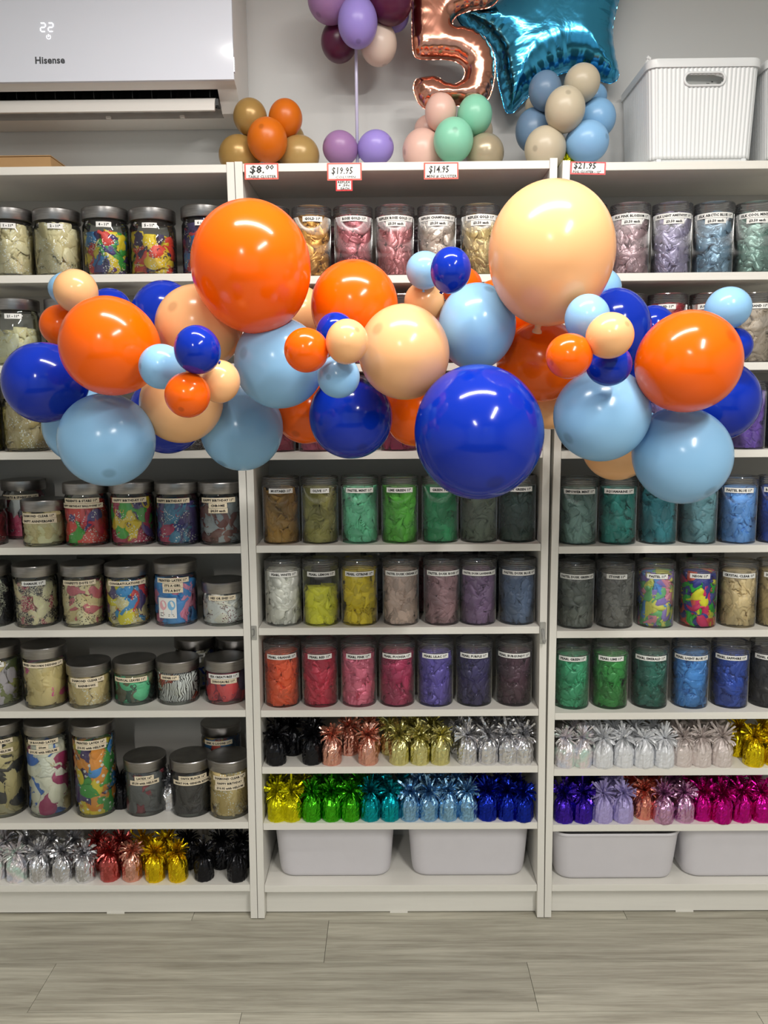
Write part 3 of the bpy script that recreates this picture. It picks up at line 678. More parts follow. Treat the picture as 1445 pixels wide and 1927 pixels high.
# glass jars of the left bookcase
W_ = M_WHITEPAPER
J = glassjar
straw = ['D8CCA4', 'CFC298', 'E2D8B4']
r_ = 'top'; z = ZL[0]
J(r_, z, 22, 388, Y1, ['1 - 11"'], straw, 'clear number one', 'jar of pale clear balloons cut by the left edge, top left shelf', 'confetti', phi=-.1, cream=False)
J(r_, z, 110, 389, Y1, ['2 - 11"'], straw, 'pale straw', 'jar of pale clear balloons, second from left on the top left shelf', 'confetti', phi=-.1, cream=False, fill=.93)
J(r_, z, 201, 386, Y1, ['4 - 11"'], ['2A86C8', '3FA044', 'E8D028', '3C2C6A', 'D83A34', '2A86C8', '45307A', '35A03C'], 'bright printed', 'jar with a big blue balloon among bright ones, top left shelf', 'confetti', phi=-.1, cream=False, fill=.80, big=1.6)
J(r_, z, 289, 388, Y1, ['5 - 11"'], ['F0D028', '3A2A5E', 'E84A34', 'F0D028', 'E84A34', '3A2A5E'], 'yellow, red and purple', 'jar of yellow, red and purple balloons on the top left shelf', 'confetti', phi=-.15, cream=False, fill=.76, big=1.6)
J(r_, z, 386, 383, Y1, ['6 - 11"'], ['3C2C6A', 'D8404A', '2A86C8', 'E8D028', '3C2C6A'], 'dark mixed', 'jar of dark mixed balloons right beside the largest orange balloon', 'confetti', phi=-.1, cream=False, fill=.95, big=1.8)
r_ = 'second'; z = ZL[1]
J(r_, z, 33, 560, Y1, ['21 - 11"'], ['E6DEB2', 'DCD2A0', 'F0EACC'], 'pale yellow', 'half-full jar of pale yellow balloons on the second left shelf', 'confetti', phi=-.15, cream=False, fill=.66)
J(r_, z, 131, 560, Y1, ['30 - 11"'], straw, 'clear number thirty', 'jar half hidden behind the small peach balloon', None, phi=-.1, cream=False)
J(r_, z, 225, 562, Y1, ['40 - 11"'], ['5A3A2A', '3A3040', '8A5A3A'], 'brown mixed', 'jar hidden behind the orange balloon on the second left shelf', 'confetti', phi=-.1, cream=False)
r_ = 'third'; z = ZL[2]
J(r_, z, 50, 728, Y1, ['18 - 11"'], ['C0AE7A', 'B8A470', 'CCBC90'], 'straw ring printed', 'jar of straw balloons printed with rings under the left blue balloon', 'confetti', phi=-.35, cream=False, fill=.98)
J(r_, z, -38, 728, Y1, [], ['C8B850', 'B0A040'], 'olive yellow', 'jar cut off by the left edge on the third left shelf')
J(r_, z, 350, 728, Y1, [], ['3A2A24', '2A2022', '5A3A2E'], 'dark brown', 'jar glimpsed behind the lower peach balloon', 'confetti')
r_ = 'fourth'; z = ZL[3]
J(r_, z, -31, 942, .01, [], ['A02838', '8A2030', 'B03A44'], 'dark red', 'short dark red jar cut off by the left edge', 'confetti')
J(r_, z, 47, 905, .13, ['HEARTS & SPARKLES 11"'], ['C84A70', 'E8D8D8', 'B03A60', 'D86080', '3A2A30'], 'pink and white', 'jar labelled hearts and sparkles, behind the short anniversary jar', None, fill=.85)
J(r_, z, 84, 943, .005, ['DIAMOND CLEAR 11"', 'HAPPY ANNIVERSARY'], ['CFC294', 'C6B888', 'DCD0A8'], 'clear anniversary', 'short jar labelled happy anniversary', None, fill=1.0, lz=.040, phi=-.35)
J(r_, z, 164, 910, .01, ['PRESENTS & STARS 11"', 'HAPPY BIRTHDAY BALLOONS 11"'], ['D03A34', '40A03A', 'C83046', '4A3A80', 'D8443A', 'D03A34'], 'red and green birthday', 'jar of red and green balloons labelled presents and stars', 'confetti', phi=-.3, big=2)
J(r_, z, 250, 909, .01, ['HAPPY BIRTHDAY 11"'], ['A82A50', '40A03A', 'E0602A', '5A3E80', 'C8303C', 'D8B830', 'A82A50', '4A3A78'], 'rainbow birthday', 'jar labelled happy birthday with red and orange balloons', 'confetti', phi=-.2, big=2)
J(r_, z, 335, 910, .01, ['HAPPY BIRTHDAY 11"'], ['3A4A90', '4A3A7C', '2A7AA0', 'B02A5A', '34306A', '4A3A7C'], 'blue and purple birthday', 'jar labelled happy birthday with blue and purple balloons', 'confetti', phi=-.3, big=2)
J(r_, z, 416, 909, .01, ['HAPPY BIRTHDAY 11"', 'CHROME', '$4.50 each'], ['8A9096', '7A4A44', '9AA0A6', '6A3C3A', '82888E'], 'chrome silver and copper', 'jar labelled happy birthday chrome', None, phi=-.15, big=2)
r_ = 'fifth'; z = ZL[4]
J(r_, z, -18, 1068, .02, [], ['E4DCC4', '22222A'], 'black and cream damask', 'jar of black and white patterned balloons cut by the left edge', 'damask', '14141A')
J(r_, z, 69, 1067, .02, [('DAMASK 11"', W_)], ['D8CBA0', '2A2630', 'D2C294', '262430', 'DCD0AA', '24222C', 'A02050'], 'cream and black damask', 'jar of cream and black damask patterned balloons', 'damask', 'E8DCC0', phi=-.12)
J(r_, z, 158, 1066, .02, ['CONFETTI DOTS 11"'], ['D2C49A', 'C8B88C', 'B8606A', 'D8CCA8', 'D2C49A'], 'speckled confetti', 'jar of speckled cream confetti dot balloons', 'confetti', '5A5040', phi=-.25)
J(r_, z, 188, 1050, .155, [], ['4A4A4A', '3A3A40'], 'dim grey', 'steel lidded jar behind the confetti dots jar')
J(r_, z, 241, 1067, .02, ['CONGRATULATIONS 11"'], ['2A88C4', 'C8A83C', 'C8303A', 'D8C898', '4A3A70', 'E8C820', '2A88C4'], 'blue, yellow and red', 'jar of blue and yellow congratulations balloons', 'confetti', phi=-.05, big=2)
gj = J(r_, z, 331, 1061, .025, ['PRINTED LATEX 11"', "IT'S A GIRL", "IT'S A BOY"], ['3A8ACC', 'D87A9A', '4492D0', '3A8ACC', 'E08AA6'], 'baby blue and pink', "jar labelled it's a girl and it's a boy", None, phi=-.15, big=2)
J(r_, z, 421, 1098, .025, ['HE? OR SHE? 11"'], ['E6DCD4', 'DCD0C6', 'EAE2DA'], 'white gender reveal', 'short jar labelled he or she', 'confetti', '7A3A4A', phi=-.1, fill=1, lz=.041)
# picture card taped on the baby jar
cdp = tag(obj('picture_card', sharp(mesh('picture_card', *band(.0586, -.18, .052, .052, .056, .0006)), 40), M_WHITEPAPER, gj))
for dx, c, nm in ((-.011, 'E0A8B0', 'pink'), (.013, '7AB4DC', 'blue')):
    V = []; F = []; R_ = .0586+.0009
    for i in range(20):
        a = 2*PI*i/20; V.append((dx+.0105*math.cos(a), .060+.0135*math.sin(a)))
    V += [(dx+.0005, .034), (dx-.0005, .034), (dx-.0005, .047), (dx+.0005, .047)]
    V = [((R_)*math.sin(-.18+x/R_), -(R_)*math.cos(-.18+x/R_), zz) for x, zz in V]
    obj('printed_balloon', mesh('printed_balloon', V, [tuple(range(20)), (20, 21, 22, 23)]), plain('print_'+nm, c, .5), cdp)
for k, (dx, zz, wl) in enumerate([(-.021, .0375, .012), (-.021, .0335, .014), (-.021, .0295, .010), (.004, .0335, .014), (.004, .0295, .016)]):
    V = [(.0595*math.sin(-.18+(dx+a*wl)/.0595), -.0595*math.cos(-.18+(dx+a*wl)/.0595), zz+b) for a, b in ((0, 0), (1, 0), (1, .0016), (0, .0016))]
    obj('printed_line', mesh('printed_line', V, [(0, 1, 2, 3)]), M_INK, cdp)
r_ = 'sixth'; z = ZL[5]
J(r_, z, -1, 1222, .02, [('JUNGLE 11"', W_)], ['6A7040', '8A8A50', 'A8A0A8', '4A5430', 'C8B880'], 'green leaf print', 'tall jar of green leaf balloons at the left edge', None, phi=-.3, big=2)
J(r_, z, 86, 1222, .012, ['MIXED UNICORN DESIGNS 11"'], ['C8B680', 'D2C08C', 'D85A96', 'E8E0D0', 'C8B680', 'CBB986', 'D04A8A'], 'straw and pink unicorn', 'jar labelled mixed unicorn designs', None, phi=-.2, big=2)
J(r_, z, 168, 1255, .012, ['DIAMOND CLEAR 11"', 'RAINBOWS'], ['C8B482', 'C0AC78', 'D0BE90'], 'clear rainbow print', 'short jar of straw coloured balloons labelled rainbows', 'confetti', phi=-.15, fill=1, lz=.040, big=2)
J(r_, z, 254, 1250, .035, ['TROPICAL LEAVES 11"'], ['2A5A48', '58C090', '6A6A4C', '1E4A3C', '5A5844'], 'dark and mint green', 'short jar of green balloons labelled tropical leaves', None, phi=-.3, fill=1, big=2.2)
J(r_, z, 335, 1248, .036, ['SAFARI 11"'], ['EDE6DA', 'A06A34', 'E4DCD0', 'F0EAE0', 'C04A28', 'EDE6DA'], 'animal striped', 'short jar of zebra and leopard striped balloons', 'stripes', '1A1614', phi=-.45, fill=1, lz=.042, big=2)
J(r_, z, 368, 1206, .155, [('STATE OF ORIGIN', W_), ('NSW BLUES', W_)], ['B0A898', '24409A', 'A8A090', '9A9284'], 'grey and blue', 'tall jar labelled state of origin behind the striped jar', None, phi=-.25, big=2, fill=.95)
J(r_, z, 446, 1206, .155, [('STATE OF ORIGIN', W_), ('QLD MAROONS', W_)], ['6A2030', '4A1828', '8A3040'], 'dark maroon', 'tall jar labelled state of origin behind the sea creatures jar', None, phi=-.1, big=2)
J(r_, z, 425, 1247, .037, [('SEA CREATURES 11"', W_), 'DINOSAURS 11"'], ['CC3A44', '9A2A48', '4A3A6A', 'D04048', '8A2440'], 'red and plum', 'short jar labelled sea creatures and dinosaurs', None, phi=-.15, fill=1, lz=.041, big=2.4)
r_ = 'seventh'; z = ZL[6]
J(r_, z, 9, 1368, .025, ['3FT ROUND LATEX', '90cm', '$25.95 with HELIUM'], ['B4A878', 'A8A080', '1E1E1E', 'BCAE80', 'AEA06E'], 'khaki and black', 'tall jar of khaki balloons at the left edge', None, phi=-.3, big=3)
J(r_, z, 94, 1368, .025, ['24 ROUND LATEX', '60cm', '$19.95 with HELIUM'], ['D8D2C2', '2A2A2E', '2E66B8', 'DDD8CA', 'D8D2C2', '98285E', 'C8B890'], 'white, black and blue', 'tall jar of white, black and blue round balloons', None, phi=-.25, big=3)
J(r_, z, 181, 1369, .025, ['PRINTED LATEX 16"', '$10.95 with HELIUM'], ['E08A28', '4A3870', 'B8386A', '3A88CC', '3E9A44', 'E08A28', '44356C', 'D8C020'], 'polka dot', 'tall jar of polka dot balloons', 'dots', phi=-.2, big=2.6)
J(r_, z, 275, 1436, .030, ['LATEX 16"', '$5.50 with HELIUM'], ['8A3440', '5A5C5E', '943C48', '7C2E3A'], 'wine red and grey', 'jar of wine red balloons, seventh left shelf', None, phi=-.1, big=3, fill=1)
J(r_, z, 361, 1436, .025, ['ONYX BLACK 16"', 'GREAT FOR GENDER REVEALS'], ['2C2A2C', '343234', '242224'], 'onyx black', 'jar of plain black balloons', None, phi=.05, big=3, fill=1)
J(r_, z, 432, 1436, .013, ['DIAMOND CLEAR 16"', 'HAPPY BIRTHDAY', '$10.95 with HELIUM'], ['BCA468', 'B49C60', 'C4AE78'], 'clear birthday print', 'jar of clear birthday balloons at the right of the seventh shelf', 'confetti', phi=0, big=2.4, fill=1)
J(r_, z, 418, 1371, .155, ["LINK O LOONS 11\""], ['1E5A8A', '2A4A80', 'A83A2E', 'C8A030', '1E5A8A'], 'dark blue and red', 'tall jar standing behind the diamond clear jar', None, phi=-.2, big=2)

# ------------------------------------------------------------------ foil weights
def weight_meshes(seed, iso=0):
    rs = random.Random(seed)
    n, m = 40, 16; V, F = [], []; ph = [rs.uniform(0, 6) for _ in range(6)]
    for k in range(m):
        t = k/(m-1); z = .076*t
        base = .0275*(1-.03*t) if t < .5 else .0275*(1-.015)*((1-((t-.5)/.5)**1.9)*.80+.20)
        if k == 0: base *= .94
        for i in range(n):
            a = 2*PI*i/n
            pl = .035*math.sin(7*a+ph[0]+3*t)+.035*math.sin(13*a+ph[1]-4*t)+rs.uniform(-.040, .040)
            r = base*(1+pl*(.55+1.3*t*t)); V.append((r*math.cos(a), r*math.sin(a), z+(.0008*math.sin(7*a+ph[3]) if k else 0)))
    for k in range(m-1):
        for i in range(n): F.append((k*n+i, k*n+(i+1) % n, (k+1)*n+(i+1) % n, (k+1)*n+i))
    F.append(tuple(range(n))[::-1])
    wrap = mesh('foil_wrap', V, F)
    V, F = [], []
    for s in range(72):
        az = rs.uniform(0, 2*PI); el = rs.uniform(-.2, 1.45); L = rs.uniform(.026, .054); wd = rs.uniform(.0018, .0040)
        d = Vector((math.cos(az)*math.cos(el), math.sin(az)*math.cos(el), math.sin(el))); side = d.cross(Vector((rs.uniform(-1, 1), rs.uniform(-1, 1), rs.uniform(-1, 1)))).normalized()
        p = Vector((0, 0, .076))+d*.004; n0 = len(V); droop = rs.uniform(.1, 1.8); tw = rs.uniform(-.7, .7)
        for k in range(4):
            q = p+d*L*k/3-Vector((0, 0, 1))*droop*.012*(k/3)**2
            q.z = min(q.z, .132); rr = math.hypot(q.x, q.y)
            if rr > .035: q.x *= .035/rr; q.y *= .035/rr
            sd = (side*math.cos(tw*k)+d.cross(side)*math.sin(tw*k))*wd
            V += [q-sd, q+sd]
        for k in range(3): F.append((n0+2*k, n0+2*k+1, n0+2*k+3, n0+2*k+2))
    return wrap, mesh('tinsel', V, F)
WM = [weight_meshes(50+k) for k in range(6)]
wc = [0]
def weight(px, y, z, key, label, sc=1.0):
    x = xfor(px, y, z+.03); wc[0] += 1
    lo, hi = ((-.9, -.0018+bow(z)-T-.0365) if x < -.01 else (bow(z)+T+.0365, .7965-bow(z)-T-.0365) if x < .8 else (.7985+.011*z/2.02-bow(z)+T+.0365, 1.55))
    x = min(max(x, lo), hi); wr, ti = WM[wc[0] % 6]
    cx_, rr = .0, 0
    r = empty('balloon_weight', (x, y, z+.0003), label, 'balloon weight', 'foil balloon weights on the shelves', rz=wc[0]*1.7)
    r.scale = (sc, sc, sc)
    obj('foil_wrap', wr, foil(key), r, linkobj=True); t = obj('tinsel', ti, foil(key), r, linkobj=True); tag(t, kind='stuff')
    return r
KN = dict(black='black', rosegold='rose gold', palegold='pale gold', silver='silver', gold='gold', lime='yellow', green='green', teal='teal', skyblue='sky blue',
          royalblue='royal blue', purple='deep purple', mattlilac='lilac', iridescent='iridescent', mattwhite='matt white', mattpink='dusty pink', rose='rose red', pinklilac='pink lilac', magenta='magenta', mattgold='bright gold', copper='copper pink')
ORD = ['first', 'second', 'third', 'fourth', 'fifth', 'sixth', 'seventh', 'eighth', 'ninth', 'tenth', 'eleventh', 'twelfth', 'thirteenth', 'fourteenth']
def wrow(where, z, items, behind=(), yb=.115):
    cnt = {}; tot = {}
    for it in items: tot[it[1]] = tot.get(it[1], 0)+1
    for it in items:
        px, key = it[:2]; y = it[2] if len(it) > 2 else .031
        i = cnt.get(key, 0); cnt[key] = i+1
        weight(px, y, z, key, ('%s foil weight, ' % KN[key])+(('%s of its colour from left, ' % ORD[i]) if tot[key] > 1 else '')+where)
    for row, (px, key) in enumerate(behind):
        i = cnt.get('b'+key, 0); cnt['b'+key] = i+1
        weight(px, yb, z, key, '%s foil weight at the back, %s of its colour, %s' % (KN[key], ORD[i], where))
wrow('upper weight shelf, middle bookcase', ZC[6], [(509, 'black'), (587, 'black', .034), (624, 'rosegold'), (693, 'rosegold'), (751, 'palegold'), (790, 'palegold'), (828, 'palegold'), (879, 'silver'), (918, 'silver'), (955, 'silver'), (992, 'silver')],
     [(551, 'black'), (657, 'rosegold'), (517, 'black'), (592, 'black'), (735, 'palegold'), (775, 'palegold'), (812, 'palegold'), (866, 'silver'), (903, 'silver'), (940, 'silver'), (975, 'silver'), (697, 'rosegold')], .095)
wrow('lower weight shelf, middle bookcase', ZC[7], [(513, 'lime'), (549, 'lime'), (587, 'green'), (624, 'green'), (660, 'green'), (697, 'teal'), (734, 'teal'), (771, 'skyblue'), (807, 'skyblue'), (843, 'skyblue'), (880, 'skyblue'), (917, 'royalblue'), (954, 'royalblue'), (992, 'royalblue', .024)],
     [(530, 'lime'), (568, 'lime'), (606, 'green'), (642, 'green'), (679, 'green'), (715, 'teal'), (752, 'teal'), (789, 'skyblue'), (825, 'skyblue'), (861, 'skyblue'), (898, 'royalblue'), (935, 'royalblue'), (968, 'royalblue')], .095)
wrow('upper weight shelf, right bookcase', ZR[6], [(1060, 'iridescent'), (1095, 'iridescent'), (1134, 'mattwhite', .026), (1173, 'mattwhite'), (1211, 'mattwhite', .026), (1249, 'mattwhite', .026), (1284, 'mattpink', .034), (1319, 'mattpink'), (1358, 'mattpink'), (1418, 'mattgold', .030), (1457, 'mattgold')],
     [(1080, 'iridescent'), (1118, 'mattwhite'), (1155, 'mattwhite'), (1192, 'mattwhite'), (1230, 'mattwhite'), (1266, 'mattpink'), (1303, 'mattpink'), (1340, 'mattpink'), (1388, 'mattgold'), (1432, 'mattgold')], .095)
wrow('lower weight shelf, right bookcase', ZR[7], [(1059, 'purple'), (1096, 'purple'), (1134, 'mattlilac'), (1172, 'mattlilac'), (1211, 'copper', .05), (1248, 'pinklilac', .024), (1287, 'pinklilac'), (1321, 'magenta', .04), (1358, 'magenta', .024), (1395, 'magenta'), (1432, 'magenta')],
     [(1078, 'purple'), (1115, 'purple'), (1153, 'mattlilac'), (1192, 'copper'), (1229, 'copper'), (1266, 'pinklilac'), (1303, 'magenta'), (1340, 'magenta'), (1378, 'magenta'), (1415, 'magenta')], .105)
wrow('bottom shelf, left bookcase', ZL[7], [(-8, 'iridescent', .045), (32, 'iridescent', .036), (75, 'silver', .036), (118, 'silver', .036), (161, 'silver', .036), (207, 'rose', .040), (249, 'rosegold', .040), (292, 'gold', .036), (335, 'gold', .036), (384, 'black', .040), (446, 'black', .036)],
     [(10, 'iridescent'), (52, 'silver'), (96, 'silver'), (140, 'silver'), (185, 'rose'), (228, 'rose'), (270, 'gold'), (315, 'gold'), (356, 'black'), (416, 'black'), (455, 'black')], .10)
wo = weight(228, .10, ZL[6], 'black', 'dark foil weight behind the wine red jar on the seventh left shelf'); wo = weight(321, .09, ZL[6], 'silver', 'grey foil weight between the wine red and onyx black jars')

# ------------------------------------------------------------------ balloons
def balloon_unit(nu=48, nv=36):
    P = []
    for k in range(nv+1):
        p = PI*.955*k/nv; P.append((math.sin(p)*(1-.035*(1-math.cos(p))*.5), math.cos(p)*(1.0 if p < PI/2 else 1.05)))
    r0, z0 = P[-1]; P += [(.055, z0-.04), (.05, z0-.09), (.075, z0-.12), (.085, z0-.15), (.06, z0-.155)]
    V = [(0, 0, 1.0)]; F = []
    for r, z in P[1:]:
        for i in range(nu): a = 2*PI*i/nu; V.append((r*math.cos(a), r*math.sin(a), z))
    for i in range(nu): F.append((0, 1+i, 1+(i+1) % nu))
    for k in range(len(P)-2):
        for i in range(nu): F.append((1+k*nu+i, 1+(k+1)*nu+i, 1+(k+1)*nu+(i+1) % nu, 1+k*nu+(i+1) % nu))
    return np.array(V), F
BU, BF = balloon_unit()
TIP = np.clip(BU[:, 2], -1, 1).astype(np.float32)
def balloon(parent, c, rx, ry, rz, axis, m, label=None):
    ax = Vector(axis).normalized(); q = Vector((0, 0, 1)).rotation_difference(ax).to_matrix()
    R3 = np.array(q); v = BU@R3.T
    B = np.array([RGT, UPV, FWD]); v = (v@B.T)*np.array([rx, ry, rz]); v = v@B
    me = bpy.data.meshes.new('balloon'); me.from_pydata(v.tolist(), [], BF); me.polygons.foreach_set('use_smooth', [True]*len(BF))
    at = me.attributes.new('tip', 'FLOAT', 'POINT'); at.data.foreach_set('value', TIP); me.update()
    o = obj('balloon', me, m, parent, Vector(c)-parent.location)
    if label: o['label'] = label
    return o
OR, BL, LB, PE = (latex('FF6A04', .17), latex('0A30B0', .13), latex('98CCF4', .2), latex('FCC48A', .2))
NAMEC = {id(OR): 'orange', id(BL): 'royal blue', id(LB): 'light blue', id(PE): 'peach'}
def solve(items, ystart=0, tol=.93):
    """front to back: each balloon goes as near the front as it can without pressing into those before it"""
    out = []
    for it in items:
        px, py, rx, ry, m, y0 = it[:6]; spot = it[6] if len(it) > 6 else None; y = y0; lim = 0 if y0 < 0 else .28
        while True:
            p = aty(px, py, y); d = (p-CAMP).dot(FWD); ax, ay = rx*d/FOC, ry*d/FOC; r = (ax+ay)/2; k = math.sqrt(max(.5, 1-(r/d)**2))
            if all((p-q[0]).length > (r*k+q[3])*tol for q in out) or y > lim-r: break
            y += .004
        out.append((p, ax*k, ay*k, r*k, m, spot, px, py, rx, ry))
    return out
gar = [
 (371, 658, 43, 46, BL, -.70), (353, 743, 43, 43, OR, -.69, (348, 774)), (576, 659, 41.5, 42.5, OR, -.66, (541, 661)), (653, 643, 40.5, 42.5, PE, -.67, (673, 627)),
 (1147.5, 631.5, 44.5, 43.5, PE, -.68, (1170, 617)), (1070.5, 670, 43.5, 43, OR, -.67, (1034, 686)),
 (305, 690, 43, 43, LB, -.62), (413, 718, 38, 41, PE, -.62), (637, 709, 40.5, 41, LB, -.6), (632, 628, 38, 40, BL, -.56), (1146, 686, 42, 41, BL, -.6), (1105, 597, 42, 43, LB, -.6),
 (848, 508, 38.5, 42.5, BL, -.56, (862, 478)),
 (900.5, 814, 123.5, 127, BL, -.58, (922, 911)), (1037, 475, 120, 131, PE, -.5), (473, 501, 113.5, 121, OR, -.5),
 (206.5, 651.5, 91.5, 93.5, OR, -.54), (760, 663, 86, 90, PE, -.5, (710, 633)), (1295.5, 680.5, 97, 96, OR, -.54, (1345, 648)),
 (374.5, 615, 81.5, 79, PE, -.48, (342, 594)), (525, 683, 84, 87, LB, -.46, (468, 676)), (897, 614, 74, 80, LB, -.4), (667, 577, 83.5, 86, OR, -.42),
 (799, 508, 35.5, 34.5, LB, -.42), (798, 569, 38.5, 38.5, PE, -.36),
 (201, 828, 91, 87, LB, -.44, (223, 894)), (1132, 781, 90, 88, LB, -.46, (1062, 828)), (1283, 857, 92, 91.5, LB, -.42, (1318, 926)),
 (341, 759, 77, 75, PE, -.36), (660, 784, 80, 79.5, BL, -.38, (683, 846)), (455, 808, 78, 78, LB, -.32), (84, 720, 76.5, 76.5, BL, -.4), (1018, 680, 82, 77, OR, -.32),
 (1156, 622, 68, 79, BL, -.3), (143, 548, 41, 40.5, PE, -.34), (1370, 580, 42.5, 39.5, LB, -.36), (1378, 651, 37, 35, BL, -.34), (116, 613, 40, 39, OR, -.28), (132, 545, 40, 33, LB, -.26),
 (1352, 753, 76, 76, BL, -.26), (311, 599, 64, 70, BL, -.24), (207, 578, 40, 35, BL, -.24), (157, 800, 74, 74, LB, -.2), (315, 780, 72, 74, BL, -.2),
 (870, 541, 38, 38, OR, -.28), (940, 596, 68, 70, OR, -.2), (575, 768, 62, 67, OR, -.2), (782, 772, 62, 68, OR, -.2), (1130, 545, 39, 40, LB, -.25), (1228, 618, 42, 43, BL, -.22),
 (1296, 616, 34, 33, OR, -.24), (1160, 838, 66, 66, PE, -.2), (562, 590, 52, 52, PE, -.2), (1034, 764, 44, 44, PE, -.16), (1190, 690, 40, 46, BL, -.16)]
G0 = Vector((.36, -.38, 1.3))
G = empty('balloon_garland', G0, 'long garland of orange, blue, light blue and peach balloons hanging before the shelves', 'balloon garland')
sol = solve(gar, 0)
for i, (p, ax, ay, r, m, spot, px, py, rx, ry) in enumerate(sol):
    if spot:
        dx, dy = (spot[0]-px)/rx, (spot[1]-py)/ry; c = math.sqrt(max(.05, 1-dx*dx-dy*dy)); axis = RGT*dx-UPV*dy-FWD*c
    else:
        axis = (p-Vector((p.x*.85+.06, 0, 1.49))); axis.y = 0; axis = axis*(1/max(.12, axis.length))+Vector((random.uniform(-.15, .15), -.45, random.uniform(-.15, .15)))
    big = 'extra large' if r > .11 else ('small' if r < .05 else ('medium' if r < .075 else 'large'))
    balloon(G, p, ax, ay, (ax+ay)/2, axis, m, '%s %s balloon' % (big, NAMEC[id(m)]))

MU, TG, OD = latex('AE8A4E', .3, .2), latex('B09058', .3, .1), latex('D46C0C', .35)
def cluster(name, label, base, items, tol=.92):
    e = empty(name, base, label, 'balloon cluster', 'balloon clusters on the bookcase tops')
    for p, ax, ay, r, m, spot, px, py, rx, ry in solve([i[:6]+(i[6:] or ()) for i in items], 0, tol):
        if spot: dx, dy = (spot[0]-px)/rx, (spot[1]-py)/ry; axis = RGT*dx-UPV*dy-FWD*math.sqrt(max(.05, 1-dx*dx-dy*dy))
        else: axis = (p-Vector(base)-Vector((0, 0, .06))); axis.y = min(axis.y, 0)
        balloon(e, p, ax, ay, (ax+ay)/2, axis, m)
    return e
c1 = cluster('balloon_cluster', 'mustard and burnt orange balloon cluster above the eight dollar sign', (.067, .13, 2.018),
 [(503, 264, 38, 41, OD, .06, (497, 255)), (450, 293, 38, 38, MU, .09), (563, 293, 38, 37, TG, .09), (471, 221, 32, 34, MU, .11), (537, 223, 32, 35, OD, .11), (546, 262, 27, 29, TG, .17), (505, 300, 30, 30, MU, .18)])
obj('clip_weight', sharp(mesh('clip_weight', *join(lathe([(0, 0), (.02, 0), (.02, .02), (.012, .03), (0, .03)], 20))), 30), foil('silver'), c1, (0, -.05, 0))
MV, LV, PL, CR = latex('A27AAC', .35), latex('A08EDC', .33), latex('5A2040', .3), latex('EAD6C8', .3)
pc = empty('balloon_column', (.2985, .14, 2.018), 'tall purple balloon column on a thin pole with two balloons at its foot', 'balloon column')
pole = tube([(.0, 0, .0), (0, 0, .54)], .0042, 12); obj('pole', mesh('pole', *pole, smooth=True), plain('lilac_plastic_pole', (.78, .77, .88), .25), pc)
obj('base', sharp(mesh('base', *lathe([(0, 0), (.04, 0), (.04, .004), (.008, .012), (.006, .03), (0, .03)], 24)), 30), plain('clear_base', (.8, .8, .82), .3), pc)
for it in [(640, 279, 33, 31.5, MV, .12), (707, 278, 34, 31.5, LV, .12)]:
    p = aty(it[0], it[1], it[5]); d = (p-CAMP).dot(FWD)/FOC; balloon(pc, p, it[2]*d, it[3]*d, it[2]*d, Vector((it[0]-674, 0, 0))+Vector((0, -20, 12)), it[4])
for it in solve([(673, 42, 38, 46, LV, .06), (622, -2, 43.5, 44, MV, .09), (733, 0, 43.5, 44, PL, .09), (638, 78, 34.5, 37.5, PL, .12), (712, 82, 35, 40, CR, .12), (742, 28, 28, 30, LV, .17), (650, 60, 26, 26, CR, .19), (676, -50, 44, 44, PL, .12)], 0, .92):
    balloon(pc, it[0], it[1], it[2], it[3], it[0]-Vector((.2985, .14, 2.53)), it[4])
PK, MT, BG, PB = latex('E6BEB0', .32), latex('8CD2B4', .33), latex('C2B29A', .35), latex('B0A288', .28, .25)
SL, SD, SK, SK2 = latex('6C88A6', .34), latex('C8BCA4', .34), latex('84B4DE', .3), latex('8CBCE6', .32)
c3 = cluster('number_display', 'rose gold foil five standing on a pink and mint balloon cluster', (.50, .13, 2.018),
 [(853, 264, 38, 41, MT, .05, (853, 262)), (795, 285, 38, 42, PK, .08), (913, 288, 35, 36, PB, .08), (829, 211, 30, 34, PK, .09), (893, 217, 33, 37, MT, .09, (912, 196)), (806, 245, 27, 27, PK, .17), (905, 248, 22, 28, BG, .17)])
c4 = cluster('star_display', 'teal foil star standing on a grey blue and sand balloon cluster', (.835, .13, 2.018),
 [(1063, 206, 38, 41.5, SD, .03, (1061, 192)), (1105, 267, 40, 38.5, SK2, .05, (1135, 268)), (1026, 280, 39, 41.5, SD, .06), (1026, 171, 31.5, 35.5, SL, .07), (1095, 156, 34, 34, SD, .07), (1123, 223, 35, 37, SK, .09), (1004, 246, 34, 41, SL, .09), (1118, 182, 24, 24, SK, .17), (1008, 200, 20, 22, SD, .17)])
wy = bpy.data.objects.new('foil_weight', WM[0][0]); COL.objects.link(wy); wy.parent = c4; wy.location = (xfor(1066, .1, 2.04)-.835, -.03, .001); wy.material_slots[0].link = 'OBJECT'; wy.material_slots[0].material = foil('lime')

